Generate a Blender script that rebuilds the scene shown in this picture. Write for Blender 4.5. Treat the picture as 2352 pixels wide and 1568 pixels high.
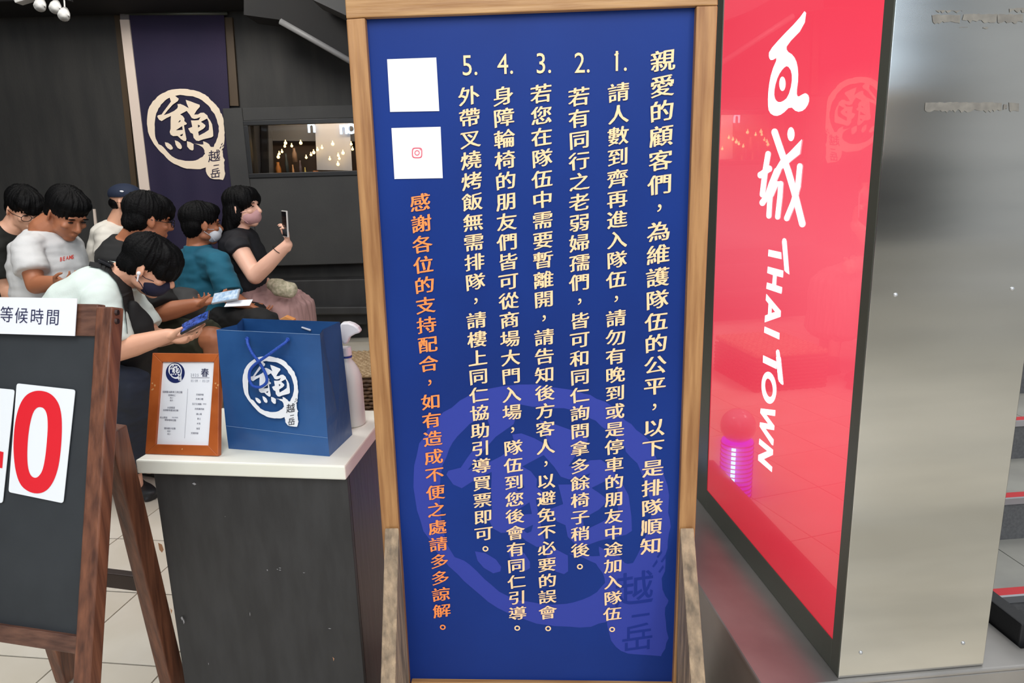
import bpy, bmesh, math, random
from mathutils import Vector as V, Matrix, noise
from mathutils.geometry import tessellate_polygon
from mathutils.bvhtree import BVHTree
R = math.radians
random.seed(7)
for o in list(bpy.data.objects): bpy.data.objects.remove(o)
sc = bpy.context.scene
COL = sc.collection

# ------------------------------------------------------------------ camera
FPX, CH = 1650.0, 1.3
up = V((-204, 7216, 1650)).normalized()
fw = V((0, 0, -1)); Yc = (fw - up*fw.dot(up)).normalized(); Xc = Yc.cross(up)
ROT = Matrix((Xc, Yc, up))                    # camera space -> world
cd = bpy.data.cameras.new('camera'); cam = bpy.data.objects.new('camera', cd); COL.objects.link(cam)
cd.sensor_width = 36; cd.lens = FPX/2352*36; cd.clip_start = .05; cd.clip_end = 60
cam.matrix_world = Matrix.Translation((0, 0, CH)) @ ROT.to_4x4()
sc.camera = cam
CO = V((0, 0, CH))
sc.view_settings.view_transform = 'Standard'; sc.view_settings.look = 'None'
sc.view_settings.gamma = 1; sc.view_settings.use_curve_mapping = False
sc.view_settings.exposure = 0.0
w = bpy.data.worlds.new('world'); sc.world = w; w.use_nodes = True
w.node_tree.nodes['Background'].inputs[0].default_value = (.93, .97, 1, 1)
w.node_tree.nodes['Background'].inputs[1].default_value = .62
def area(name, loc, target, size, power, color=(1, 1, 1), sy=None):
    l = bpy.data.lights.new(name, 'AREA'); l.energy = power; l.color = color; l.size = size
    if sy: l.shape = 'RECTANGLE'; l.size_y = sy
    o = bpy.data.objects.new(name, l); COL.objects.link(o); o.location = loc
    o.rotation_euler = (V(target)-V(loc)).to_track_quat('-Z', 'Y').to_euler(); return o
area('overhead_light', (-.3, -.6, 3.1), (-.2, 1.2, .7), 1.3, 42, (1, .98, .95))
area('overhead_light', (-2.0, 2.3, 3.3), (-2.0, 2.9, 0), 1.2, 50, (1, .97, .93))
area('overhead_light', (1.6, -.8, 3.2), (1.2, 1.5, .5), .5, 30, (.95, .98, 1), 2.0)
area('overhead_light', (-2.2, 4.3, 3.3), (-2.3, 6, 1.3), .9, 46, (1, .96, .9))  # area light added to brighten the back wall and banner
area('hall_fill', (.5, -3.6, 3.6), (.5, -4.2, 0), 2.2, 130, (.93, .97, 1))  # fill added so storefront and floor reflect brighter in the steel
area('overhead_light', (1.9, 2.6, 3.3), (1.5, 2.4, 0), .8, 18, (1, .98, .95))

def ray(x, y): return ROT @ V((x-1176, 784-y, -FPX))
def at(x, y, z): d = ray(x, y); return CO + d*(z/d.y)
def flo(x, y, h=0.0): d = ray(x, y); return CO + d*((h-CH)/d.z)

# ------------------------------------------------------------------ materials
def lin(c): return tuple((v/255/12.92 if v/255 <= .04045 else ((v/255+.055)/1.055)**2.4) for v in c)+(1,)
MATS = {}
def mat(name, rgb, rough=.6, metal=0., n=None, bump=None, emit=0., rgb2=None, sc3=None, ramp=(.35, .65), coat=0., aniso=0., ecol=None, spec=.5, rvar=0.):
    if name in MATS: return MATS[name]
    m = bpy.data.materials.new(name); m.use_nodes = True; nt = m.node_tree; b = nt.nodes['Principled BSDF']
    b.inputs['Base Color'].default_value = lin(rgb); b.inputs['Roughness'].default_value = rough
    b.inputs['Metallic'].default_value = metal; b.inputs['Coat Weight'].default_value = coat
    b.inputs['Anisotropic'].default_value = aniso; b.inputs['Specular IOR Level'].default_value = spec
    b.inputs['Coat Roughness'].default_value = .06
    if emit:
        b.inputs['Emission Strength'].default_value = emit; b.inputs['Emission Color'].default_value = lin(ecol or rgb)
    if n or bump:
        tc = nt.nodes.new('ShaderNodeTexCoord'); mp = nt.nodes.new('ShaderNodeMapping')
        nt.links.new(tc.outputs['Object'], mp.inputs[0]); mp.inputs['Scale'].default_value = sc3 or (1, 1, 1)
    if n:
        nz = nt.nodes.new('ShaderNodeTexNoise'); nz.inputs['Scale'].default_value = n; nz.inputs['Detail'].default_value = 5
        nt.links.new(mp.outputs[0], nz.inputs['Vector'])
        cr = nt.nodes.new('ShaderNodeValToRGB'); cr.color_ramp.elements[0].position = ramp[0]; cr.color_ramp.elements[1].position = ramp[1]
        cr.color_ramp.elements[0].color = lin(rgb); cr.color_ramp.elements[1].color = lin(rgb2 or rgb)
        nt.links.new(nz.outputs['Fac'], cr.inputs[0]); nt.links.new(cr.outputs[0], b.inputs['Base Color'])
        if rvar:
            ma = nt.nodes.new('ShaderNodeMath'); ma.operation = 'MULTIPLY_ADD'; ma.inputs[1].default_value = rvar; ma.inputs[2].default_value = rough-rvar/2
            nt.links.new(nz.outputs['Fac'], ma.inputs[0]); nt.links.new(ma.outputs[0], b.inputs['Roughness'])
    if bump:
        n2 = nt.nodes.new('ShaderNodeTexNoise'); n2.inputs['Scale'].default_value = bump[0]; n2.inputs['Detail'].default_value = bump[2] if len(bump) > 2 else 4
        nt.links.new(mp.outputs[0], n2.inputs['Vector'])
        bp = nt.nodes.new('ShaderNodeBump'); bp.inputs['Strength'].default_value = bump[1]; bp.inputs['Distance'].default_value = .01
        nt.links.new(n2.outputs['Fac'], bp.inputs['Height']); nt.links.new(bp.outputs[0], b.inputs['Normal'])
    MATS[name] = m; return m

M = mat
oak_v = M('oak vertical grain', (142, 96, 54), .45, n=6, rgb2=(176, 130, 82), sc3=(14, 14, .9), bump=(9, .12))
oak_h = M('oak horizontal grain', (154, 110, 64), .45, n=6, rgb2=(186, 144, 94), sc3=(.9, 14, 14), bump=(9, .12))
oak_in = M('oak inner edge', (150, 96, 44), .5, n=6, rgb2=(176, 120, 62), sc3=(14, 14, .9))
grey_wood = M('weathered rough wood', (112, 98, 82), .8, n=5, rgb2=(176, 152, 124), sc3=(12, 12, 1.6), bump=(14, .5), ramp=(.3, .66))
dk_wood = M('dark brown easel wood', (74, 42, 30), .42, n=5, rgb2=(134, 84, 60), sc3=(14, 14, .9), bump=(10, .15), ramp=(.3, .75))
dk_wood_h = M('dark brown easel rail wood', (74, 46, 36), .42, n=5, rgb2=(112, 76, 60), sc3=(.9, 14, 14), bump=(10, .15))
slate = M('chalkboard black', (36, 40, 44), .55, n=3, rgb2=(58, 62, 66), bump=(60, .03), ramp=(.35, .75))
white_card = M('white card', (236, 240, 244), .35)
paper = M('white paper', (236, 238, 244), .6)
ink = M('dark navy ink', (38, 40, 76), .5)
ink_bk = M('black ink', (30, 32, 44), .5)
redp = M('red numeral print', (226, 24, 40), .3)
blue_poster = M('blue poster print', (8, 42, 114), .45, n=1.6, rgb2=(11, 50, 130), bump=(5, .02), spec=.22)
blue_mark = M('lighter blue crest print', (50, 64, 156), .45, spec=.22)
cream_ink = M('cream lettering', (255, 214, 164), .5)
orange_ink = M('orange lettering', (255, 146, 74), .5)
white_ink = M('white print', (238, 240, 244), .5)
steel = M('brushed stainless steel', (172, 172, 168), .17, 1., n=2.2, rgb2=(206, 204, 198), sc3=(.3, .3, 2.0), bump=(2.6, .8, 1), rvar=.12)
steel_led = M('worn stainless ledge', (150, 148, 146), .42, .75, n=3, rgb2=(178, 174, 170), sc3=(1, 1, 1), bump=(4, .12, 1), rvar=.14)
alu_dk = M('dark anodised frame', (92, 96, 88), .38, .5)
black_rub = M('black plinth', (22, 22, 24), .5, bump=(30, .2))
tile_m = M('beige floor tile', (212, 202, 184), .3, n=3.5, rgb2=(226, 218, 204), bump=(40, .02), ramp=(.3, .7))
grout = M('dark grout', (88, 80, 74), .9)
wall_m = M('charcoal textured wall', (44, 44, 43), .75, n=4, rgb2=(54, 53, 51), sc3=(3, 3, .5), bump=(60, .12))
wall_d = M('near black duct', (9, 9, 10), .8, n=3, rgb2=(14, 13, 13))
panel_m = M('charcoal panel', (48, 48, 48), .7, n=4, rgb2=(54, 54, 53), bump=(80, .05))
bronze_m = M('warm brown upright', (62, 48, 30), .6, n=3, rgb2=(76, 58, 36), sc3=(2, 2, .4))
navy_ban = M('navy banner cloth', (24, 21, 52), .8, n=1.3, rgb2=(38, 27, 58), bump=(120, .1))
cream_ban = M('cream banner print', (240, 222, 198), .8)
trim_m = M('pale painted trim', (226, 208, 194), .6)
slab_m = M('cream worktop', (228, 226, 208), .4, n=3, rgb2=(238, 238, 228), bump=(20, .02))
body_m = M('dark charcoal cabinet', (42, 42, 43), .55, n=30, rgb2=(52, 52, 53), sc3=(1, 1, .25), bump=(90, .05))
side_m = M('dark maroon cabinet side', (34, 18, 18), .45, n=3, rgb2=(58, 30, 26), sc3=(3, 3, .4), bump=(20, .1))
chip_m = M('bare chipped wood', (176, 130, 96), .8)
scuff_m = M('pale scuffs', (150, 150, 152), .7)
frame_m = M('orange brown frame wood', (158, 76, 30), .38, n=4, rgb2=(184, 96, 44), sc3=(3, 3, 3), bump=(12, .05))
bag_m = M('blue paper bag', (28, 68, 120), .36, n=5, rgb2=(52, 98, 156), bump=(12, .35, 3), ramp=(.3, .75))
bag_in = M('blue bag lining', (28, 68, 124), .5)
rope_m = M('blue cotton cord', (24, 72, 170), .6, bump=(300, .5))
plast_w = M('white spray plastic', (238, 238, 242), .3, coat=.3)
plast_p = M('translucent milky plastic', (216, 222, 216), .35)
plast_b = M('blue plastic ring', (40, 70, 160), .4)
wick_d = M('dark brown wicker', (66, 44, 28), .6, n=30, rgb2=(96, 68, 42))
wick_l = M('tan wicker', (146, 118, 84), .6, n=30, rgb2=(182, 156, 120))
skin = M('skin', (214, 158, 128), .5, n=5, rgb2=(222, 170, 142), bump=(90, .03))
skin_t = M('tanned skin', (160, 98, 66), .5, n=5, rgb2=(176, 114, 82), bump=(90, .03))
skin_p = M('pale skin', (232, 178, 152), .5, n=5, rgb2=(238, 188, 164))
hair_m = M('black hair', (6, 6, 7), .6, n=20, rgb2=(14, 13, 14), sc3=(1, 1, 1), bump=(150, .35), ramp=(.4, .8), spec=.12)
phone_m = M('phone body', (24, 25, 30), .25)
screen_b = M('lit phone screen', (60, 90, 170), .2, emit=.7, n=40, rgb2=(160, 190, 220))
screen_b.node_tree.nodes['Principled BSDF'].inputs['Emission Color'].default_value = lin((70, 110, 200))
rim_m = M('spectacle metal', (40, 38, 38), .3, .6)
stool_m = M('black stool', (26, 25, 25), .5)
riser_m = M('grey granite riser', (84, 84, 86), .6, n=120, rgb2=(98, 98, 99))
tread_m = M('grey tread tile', (140, 138, 132), .5, n=6, rgb2=(156, 154, 146))
red_strip = M('red anti slip strip', (196, 48, 54), .6)
alu = M('aluminium nosing', (196, 198, 202), .35, .8)

# ------------------------------------------------------------------ object helpers
WL = {}
def root(name, label, cat, loc, group=None):
    o = bpy.data.objects.new(name, None); COL.objects.link(o); o.location = loc; o.empty_display_size = .05
    o['label'] = label; o['category'] = cat
    if group: o['group'] = group
    WL[o.name] = V(loc); return o
def ob(name, verts, faces, m, parent=None, label=None, bevel=0, smooth=False, kind=None, origin=None, cat=None, group=None):
    verts = [V(v) for v in verts]
    if parent is not None: off = WL[parent.name]
    else:
        if origin is None:
            n = len(verts); xs = [v.x for v in verts]; ys = [v.y for v in verts]
            origin = ((min(xs)+max(xs))/2, (min(ys)+max(ys))/2, min(v.z for v in verts))
        off = V(origin)
    me = bpy.data.meshes.new(name); me.from_pydata([v-off for v in verts], [], faces)
    me.update(); me.materials.append(m)
    o = bpy.data.objects.new(name, me); COL.objects.link(o)
    if parent is not None: o.parent = parent; WL[o.name] = off
    else: o.location = off; WL[o.name] = off
    if smooth:
        for p in me.polygons: p.use_smooth = True
    if bevel:
        bm = bmesh.new(); bm.from_mesh(me); bmesh.ops.recalc_face_normals(bm, faces=bm.faces); bm.to_mesh(me); bm.free()
        b = o.modifiers.new('bevel', 'BEVEL'); b.width = bevel; b.segments = 2; b.limit_method = 'ANGLE'
    if label: o['label'] = label
    if kind: o['kind'] = kind
    if cat: o['category'] = cat
    if group: o['group'] = group
    return o
class G:                      # geometry accumulator
    def __init__(s): s.v = []; s.f = []
    def add(s, vs, fs):
        k = len(s.v); s.v += [V(v) for v in vs]; s.f += [tuple(i+k for i in f) for f in fs]; return s
    def prism(s, poly, off):
        n = len(poly); off = V(off); s.add([V(p) for p in poly]+[V(p)+off for p in poly],
              [tuple(range(n))[::-1], tuple(range(n, 2*n))]+[(i, (i+1) % n, n+(i+1) % n, n+i) for i in range(n)]); return s
    def box(s, c, dx, dy, dz, e1=V((1, 0, 0)), e2=V((0, 1, 0)), e3=V((0, 0, 1))):
        c = V(c); P = [c+e1*(a*dx/2)+e2*(b*dy/2) for a, b in ((-1, -1), (1, -1), (1, 1), (-1, 1))]
        return s.prism([p-e3*dz/2 for p in P], e3*dz)
    def tube(s, pts, r, seg=8, cap=True, flat=None):
        pts = [V(p) for p in pts]; n = len(pts); rs = r if isinstance(r, (list, tuple)) else [r]*n
        t0 = (pts[1]-pts[0]).normalized(); a = t0.cross(V((0, 0, 1)))
        if a.length < .1: a = t0.cross(V((1, 0, 0)))
        a.normalize(); vs = []
        for i, p in enumerate(pts):
            t = (pts[min(i+1, n-1)]-pts[max(i-1, 0)]).normalized(); a = (a-t*a.dot(t)).normalized(); b = t.cross(a)
            for k in range(seg):
                th = 2*math.pi*k/seg; vs.append(p+(a*math.cos(th)+b*math.sin(th))*rs[i])
        fs = [(i*seg+k, i*seg+(k+1) % seg, (i+1)*seg+(k+1) % seg, (i+1)*seg+k) for i in range(n-1) for k in range(seg)]
        if cap: fs += [tuple(range(seg))[::-1], tuple(range((n-1)*seg, n*seg))]
        return s.add(vs, fs)
    def ell(s, c, A, B, C_, nu=16, nv=10):
        c = V(c); vs = [c+C_]
        for j in range(1, nv):
            ph = math.pi*j/nv
            for i in range(nu):
                th = 2*math.pi*i/nu; vs.append(c+A*(math.sin(ph)*math.cos(th))+B*(math.sin(ph)*math.sin(th))+C_*math.cos(ph))
        vs.append(c-C_); fs = [(0, 1+i, 1+(i+1) % nu) for i in range(nu)]
        for j in range(nv-2):
            for i in range(nu): a = 1+j*nu+i; b = 1+j*nu+(i+1) % nu; fs.append((a, a+nu, b+nu, b))
        k = 1+(nv-2)*nu; e = len(vs)-1; fs += [(k+i, e, k+(i+1) % nu) for i in range(nu)]
        return s.add(vs, fs)
    def sph(s, c, r, nu=12, nv=8): return s.ell(c, V((r, 0, 0)), V((0, r, 0)), V((0, 0, r)), nu, nv)
    def caps(s, p, q, r0, r1, seg=12):
        p = V(p); q = V(q); d = (q-p)
        if d.length < 1e-5: return s.sph(p, r0)
        d.normalize(); pts = []; rs = []
        for a in (-80, -55, -28, 0): pts.append(p+d*r0*math.sin(R(a))); rs.append(r0*math.cos(R(a)))
        for a in (0, 28, 55, 80): pts.append(q+d*r1*math.sin(R(a))); rs.append(r1*math.cos(R(a)))
        return s.tube(pts, rs, seg)
    def loft(s, st, side, seg=20, caps=(1, 1)):   # st: (centre, half-width along side, half-depth)
        side = V(side); st = [(V(p), a, b) for p, a, b in st]; out = []
        if caps[0]:
            p, a, b = st[0]; d = (p-st[1][0]).normalized(); mm = min(a, b)*.6
            out += [(p+d*mm*.95, a*.3, b*.3), (p+d*mm*.7, a*.72, b*.72)]
        out += st
        if caps[1]:
            p, a, b = st[-1]; d = (p-st[-2][0]).normalized(); mm = min(a, b)*.6
            out += [(p+d*mm*.7, a*.72, b*.72), (p+d*mm*.95, a*.3, b*.3)]
        n = len(out); vs = []
        for i, (p, a, b) in enumerate(out):
            t = (out[min(i+1, n-1)][0]-out[max(i-1, 0)][0]).normalized(); e = (side-t*side.dot(t)).normalized(); f = t.cross(e)
            for k in range(seg): th = 2*math.pi*k/seg; vs.append(p+e*a*math.cos(th)+f*b*math.sin(th))
        fs = [(i*seg+k, i*seg+(k+1) % seg, (i+1)*seg+(k+1) % seg, (i+1)*seg+k) for i in range(n-1) for k in range(seg)]
        fs += [tuple(range(seg))[::-1], tuple(range((n-1)*seg, n*seg))]
        return s.add(vs, fs)
    def ob(s, name, m, parent=None, **k): return ob(name, s.v, s.f, m, parent, **k)
def fuse(g, vox=.006, it=6, nz=None, sf=.5):
    me = bpy.data.meshes.new('t'); me.from_pydata(g.v, [], g.f)
    bm = bmesh.new(); bm.from_mesh(me); bmesh.ops.recalc_face_normals(bm, faces=bm.faces); bm.to_mesh(me); bm.free()
    o = bpy.data.objects.new('t', me); COL.objects.link(o)
    r = o.modifiers.new('r', 'REMESH'); r.mode = 'VOXEL'; r.voxel_size = vox
    if it: sm = o.modifiers.new('s', 'SMOOTH'); sm.factor = sf; sm.iterations = it
    bpy.context.view_layer.update()
    e = o.evaluated_get(bpy.context.evaluated_depsgraph_get()); m2 = e.to_mesh()
    out = G(); vs = [v.co.copy() for v in m2.vertices]; ns = [v.normal.copy() for v in m2.vertices]
    if nz:
        for i, v in enumerate(vs):
            d = 0
            for fr, am, st in nz:
                q = V((v.x*fr*st[0], v.y*fr*st[1], v.z*fr*st[2])); d += am*noise.noise(q)
            vs[i] = v+ns[i]*d
    out.v = vs; out.f = [tuple(p.vertices) for p in m2.polygons]
    e.to_mesh_clear(); bpy.data.objects.remove(o); bpy.data.meshes.remove(me)
    return out
class Pl:                     # a flat plane in the world, addressed either by photograph pixels or by local metres
    def __init__(s, P, yaw=0., lean=0.):
        a = R(yaw); l = R(lean); s.P = V(P); s.u = V((math.cos(a), -math.sin(a), 0)); back = V((math.sin(a), math.cos(a), 0))
        s.v = V((0, 0, math.cos(l)))+back*math.sin(l); s.n = s.u.cross(s.v)
    def px(s, x, y, d=0.):
        r = ray(x, y); return CO+r*((s.P+s.n*d-CO).dot(s.n)/r.dot(s.n))
    def poly(s, pts, d=0.): return [s.px(x, y, d) for x, y in pts]
    def loc(s, a, b, d=0.): return s.P+s.u*a+s.v*b+s.n*d
    def ab(s, x, y): q = s.px(x, y)-s.P; return q.dot(s.u), q.dot(s.v)
def flat(g, outer, holes=()):
    loops = [list(map(V, outer))]+[list(map(V, h)) for h in holes]
    t = tessellate_polygon(loops); allv = [p for l in loops for p in l]; return g.add(allv, [tuple(f) for f in t])
GL = {}
def glyph(ch, bold=0., lib=None):
    k = (ch, bold)
    if k not in GL:
        c = bpy.data.curves.new('t', 'FONT'); c.body = ch; c.size = 1; c.resolution_u = 3; c.offset = bold
        o = bpy.data.objects.new('t', c); COL.objects.link(o); bpy.context.view_layer.update()
        e = o.evaluated_get(bpy.context.evaluated_depsgraph_get()); m = e.to_mesh()
        GL[k] = ([(v.co.x, v.co.y) for v in m.vertices], [tuple(p.vertices) for p in m.polygons]); e.to_mesh_clear()
        bpy.data.objects.remove(o); bpy.data.curves.remove(c)
    return GL[k]
def put(g, ch, P, u, v, size, bold=.015, rise=0., centre='em', sx=1., anchor=None):
    vs, fs = glyph(ch, bold)
    if not vs: return
    if centre == 'em': cx, cy = .5, .37
    else:
        xs = [a for a, b in vs]; ys = [b for a, b in vs]; cx = (min(xs)+max(xs))/2; cy = (min(ys)+max(ys))/2
    out = []
    for a, b in vs:
        a -= cx; b -= cy; b += rise*a
        out.append(V(P)+u*(a*size*sx)+v*(b*size))
    g.add(out, fs)
def kai(g, ch, P, u, v, size, bold):     # brush flavour: rising horizontals, swelling stroke ends
    vs, fs = glyph(ch, 0.); n = u.cross(v)
    for li, sh_ in enumerate((-.022, -.007, .007, .022)): kai1(g, vs, fs, V(P)+u*(sh_*size)+v*(sh_*.35*size)+n*(.00006*li), u, v, size)
def kai1(g, vs, fs, P, u, v, size):
    out = []
    for a, b in vs:
        a -= .5; b -= .37
        b2 = b*.88+.12*a-.07*a*a+.008*math.sin(a*23+b*9); a2 = a*(1.03+.06*b)+.009*math.sin(b*21+a*5)+.03*b*b-.006
        out.append(V(P)+u*(a2*size)+v*(b2*size))
    g.add(out, fs)
# ------------------------------------------------------------------ the crest (outline in its own drawing units)
RO = [(720,95),(800,112),(900,130),(960,150),(1030,185),(1085,225),(1100,250),(1150,295),(1200,345),(1250,405),(1270,470),(1300,520),(1322,600),(1330,700),(1338,780),(1335,850),(1330,930),(1322,1010),(1305,1090),(1310,1150),(1340,1210),(1325,1250),(1330,1330),(1345,1420),(1330,1480),(1310,1522),(1180,1510),(1110,1490),(1060,1430),(1040,1340),(1040,1325),(960,1352),(860,1350),(780,1345),(690,1330),(600,1290),(500,1240),(420,1170),(340,1090),(270,1010),(200,910),(155,820),(130,710),(120,590),(130,480),(160,370),(210,290),(280,220),(360,165),(450,122),(560,100)]
RH = [(560,205),(640,190),(740,205),(840,212),(930,245),(985,275),(1050,330),(1110,390),(1125,430),(1180,490),(1215,580),(1245,680),(1248,760),(1230,850),(1200,930),(1165,1005),(1125,1005),(1100,970),(1050,935),(1000,915),(1005,965),(930,960),(855,950),(920,970),(985,1005),(1020,1060),(1030,1110),(990,1160),(920,1200),(840,1222),(720,1222),(610,1200),(510,1150),(440,1080),(370,1000),(345,980),(300,960),(260,880),(245,800),(243,700),(245,600),(265,480),(300,400),(340,340),(400,280),(470,235)]
ST = [(470,215),(560,205),(617,250),(605,285),(520,345),(440,435),(382,508),(470,478),(545,440),(595,400),(605,370),(597,335),(640,330),(700,355),(750,385),(775,400),(740,320),(727,268),(800,290),(870,318),(945,345),(948,375),(900,430),(858,498),(920,495),(960,470),(1010,468),(1065,510),(1078,548),(1110,590),(1140,650),(1155,760),(1158,835),(1130,855),(1000,885),(930,912),(890,905),(850,860),(840,800),(800,780),(765,715),(830,690),(808,590),(870,590),(930,585),(960,535),(900,560),(860,565),(820,550),(790,500),(742,440),(640,495),(680,520),(708,560),(705,600),(745,635),(735,655),(700,665),(715,760),(738,880),(730,910),(700,912),(650,880),(600,832),(530,835),(490,810),(475,770),(490,720),(490,600),(495,520),(420,555),(350,600),(310,580),(280,530),(290,510),(350,495),(380,450),(440,370),(495,295)]
SH = [[(610,615),(640,582),(648,600),(620,622)],[(570,745),(670,678),(680,738)],[(635,820),(685,795),(675,830),(655,838)],[(918,655),(955,675),(920,705)],[(965,610),(1062,560),(1085,610),(1093,680),(1088,738),(1020,783),(932,828),(922,768),(1000,722),(1032,690),(1035,665),(1000,635)]]
DT = [[(400,930),(450,940),(500,975),(525,1015),(520,1040),(485,1050),(440,1020),(410,980)],[(555,900),(600,915),(640,945),(665,990),(665,1025),(640,1040),(600,1020),(570,970)],[(745,915),(800,930),(850,960),(850,1045),(830,1060),(790,1045),(750,1000)]]
def crest(fn, g, gd, rough=True):
    # fn(x, y, layer) -> world point
    def L(p, l): return [fn(x, y, l) for x, y in p]
    def jag(p, a):
        out = []
        for i, (x, y) in enumerate(p):
            x2, y2 = p[(i+1) % len(p)]; out.append((x, y))
            out.append(((x+x2)/2+random.uniform(-a, a), (y+y2)/2+random.uniform(-a, a)))
        return out
    flat(g, L(jag(RO, 7), 0), [L(jag(RH, 5), 0)])
    flat(g, L(ST, 1), [L(h, 1) for h in SH])
    for d in DT: flat(g, L(d, 1), [])
    if gd is not None:
        o = fn(1185, 1150, 2); ux = fn(1186, 1150, 2)-o; uy = fn(1185, 1149, 2)-o
        put(gd, '越', fn(1172, 1145, 2), ux, uy, 195, .006, .15)
        put(gd, '一', fn(1205, 1292, 2), ux, uy, 90, .03, .15)
        put(gd, '岳', fn(1190, 1415, 2), ux, uy, 165, .006, .15)
        for x, y in ((1290, 960), (1310, 985), (1270, 1010), (1300, 1040)):
            flat(gd, L([(x-12, y+14), (x+10, y-22), (x+14, y-8), (x-4, y+20)], 2))
def crest_on(pl, cx, cy, rx, d, lay=.0004, shear=0.):
    c = pl.px(cx, cy, d); k = (pl.px(cx+rx, cy, d)-pl.px(cx-rx, cy, d)).length/2/605
    return lambda x, y, l: c+pl.u*((x-725)*k+shear*(720-y)*k)+pl.v*((722-y)*k)+pl.n*(lay*(l+1))

# ================================================================== SETTING
# floor: base slab + tiles laid on it
def struct(g, name, m, **k): return g.ob(name, m, kind='structure', **k)
g = G(); g.box((0, 2.5, -.06), 14, 15, .1); floor = struct(g, 'floor', grout)
gy = R(8.0); e1 = V((math.cos(gy), -math.sin(gy), 0)); e2 = V((math.sin(gy), math.cos(gy), 0))
T0 = flo(317, 1361); TX, TY = .318, .338
gt = G(); gt.box((0, 0, 0), TX-.005, TY-.005, .014, e1, e2)
tm = bpy.data.meshes.new('tile'); tm.from_pydata(gt.v, [], gt.f); tm.materials.append(tile_m)
FL = WL['floor']; cnt = 0; bulk = G()
for i in range(-9, 9):
    for j in range(-4, 14):
        c = T0+e1*((i+.5)*TX)+e2*((j+.5)*TY)
        if -4.0 < c.x < .6 and c.y < 6.2:
            near = -3.2 < c.x < .45
            if near and cnt < 290:
                o = bpy.data.objects.new('tile', tm); COL.objects.link(o); o.parent = floor
                o.location = (c.x-FL.x, c.y-FL.y, -.007-FL.z); cnt += 1
            else: bulk.box((c.x, c.y, -.007), TX-.005, TY-.005, .014, e1, e2)
for i in range(-16, 26):
    for j in range(-22, 2):
        c = T0+e1*((i+.5)*TX)+e2*((j+.5)*TY)
        if j >= -4 and not (c.x >= .6 and c.y < 1.05): continue
        bulk.box((c.x, c.y, -.007), TX-.005, TY-.005, .014, e1, e2)
bulk.ob('distant_tiles', tile_m, floor, kind='stuff')

WZ = 6.0; W = Pl((0, WZ, 1)); 
win = [(569, 273), (826, 281), (834, 406), (585, 405)]
wa = [W.px(*p) for p in win]
wx0 = (wa[0].x+wa[3].x)/2; wx1 = .2; wz0 = (wa[2].z+wa[3].z)/2; wz1 = (wa[0].z+wa[1].z)/2
g = G()
def wallrect(g, x0, x1, z0, z1, y0=WZ, th=.12): g.box(((x0+x1)/2, y0+th/2, (z0+z1)/2), x1-x0, th, z1-z0)
wallrect(g, -5.5, wx0, 0, 3.4); wallrect(g, wx0, wx1, 0, wz0); wallrect(g, wx0, wx1, wz1, 3.4); wallrect(g, wx1, 1.6, 0, 3.4)
struct(g, 'wall_back', wall_m)
g = G(); g.box((-5.5, 3, 1.7), .1, 8, 3.4); struct(g, 'wall_left', wall_m)
# ceiling over the waiting corner and its dark drop duct
g = G(); g.box((-2.5, 4.6, 3.5), 6.4, 3.0, .12); struct(g, 'ceiling', wall_d)
g = G(); dz = W.px(300, 42).z
g.box((-2.4, 5.72, dz+.35), 4.6, .5, .66); struct(g, 'trim_1', wall_d, bevel=.01)
# raised right-hand panel around the window with dark recess below
px0 = W.px(540, 400).x
pb = W.px(700, 605).z; pt = W.px(700, 247).z
def face(poly, y, th, m, name, parent=None, **k):
    g = G(); pl = Pl((0, y, 1)); g.prism(pl.poly(poly), (0, th, 0)); return g.ob(name, m, parent, **k)
g = G(); yp = WZ-.12
def rr(x0, x1, z0, z1): g.box(((x0+x1)/2, yp+.059, (z0+z1)/2), x1-x0, .118, z1-z0)
rr(px0, wx0+.0, pb, pt); rr(wx0, wx1, pb, wz0); rr(wx0, wx1, wz1, pt)
struct(g, 'trim_2', panel_m, bevel=.006)
# window: frame, glass, and an added niche that stands in for its reflections
wr = bpy.data.objects.new('window_1', None); COL.objects.link(wr); wr.location = (wx0, WZ, wz0); wr['kind'] = 'structure'; WL['window_1'] = V(wr.location)
g = G(); fwid = .035
for (a, b, c, d) in ((wx0, wx1, wz0-.0, wz0+fwid), (wx0, wx1, wz1-fwid, wz1), (wx0, wx0+fwid, wz0+fwid, wz1-fwid)):
    g.box(((a+b)/2, yp+.02, (c+d)/2), b-a, .06, d-c)
g.ob('window_frame', M('black window frame', (20, 20, 21), .4), wr, bevel=.003)
g = G(); g.box(((wx0+wx1)/2, WZ+.02, (wz0+wz1)/2), wx1-wx0, .006, wz1-wz0)
gm = bpy.data.materials.new('window glass'); gm.use_nodes = True; b = gm.node_tree.nodes['Principled BSDF']
b.inputs['Transmission Weight'].default_value = 1; b.inputs['Roughness'].default_value = 0; b.inputs['IOR'].default_value = 1.1
g.ob('pane', gm, wr)
NZ = WZ+.62
niche_grey = M('grey niche panel', (112, 112, 112), .6); niche_br = M('dark brown niche back', (70, 50, 32), .7, n=6, rgb2=(48, 38, 28))  # niche panels model the grey and brown areas reflected in the glass
g = G(); g.box(((wx0+wx1)/2, NZ+.02, (wz0+wz1)/2), wx1-wx0+.5, .03, wz1-wz0+.5)
g.box(((wx0+wx1)/2, WZ+.38, wz0-.19), wx1-wx0+.5, .5, .02); g.box(((wx0+wx1)/2, WZ+.38, wz1+.2), wx1-wx0+.5, .5, .02)
g.box((wx0-.22, WZ+.38, (wz0+wz1)/2), .02, .5, wz1-wz0+.5); g.box((wx1+.24, WZ+.38, (wz0+wz1)/2), .02, .5, wz1-wz0+.5)
g.ob('niche_lining', niche_br, wr)
face([(618, 262), (840, 262), (840, 325), (622, 323)], NZ-.06, .03, niche_grey, 'upper_panel', wr)
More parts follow.
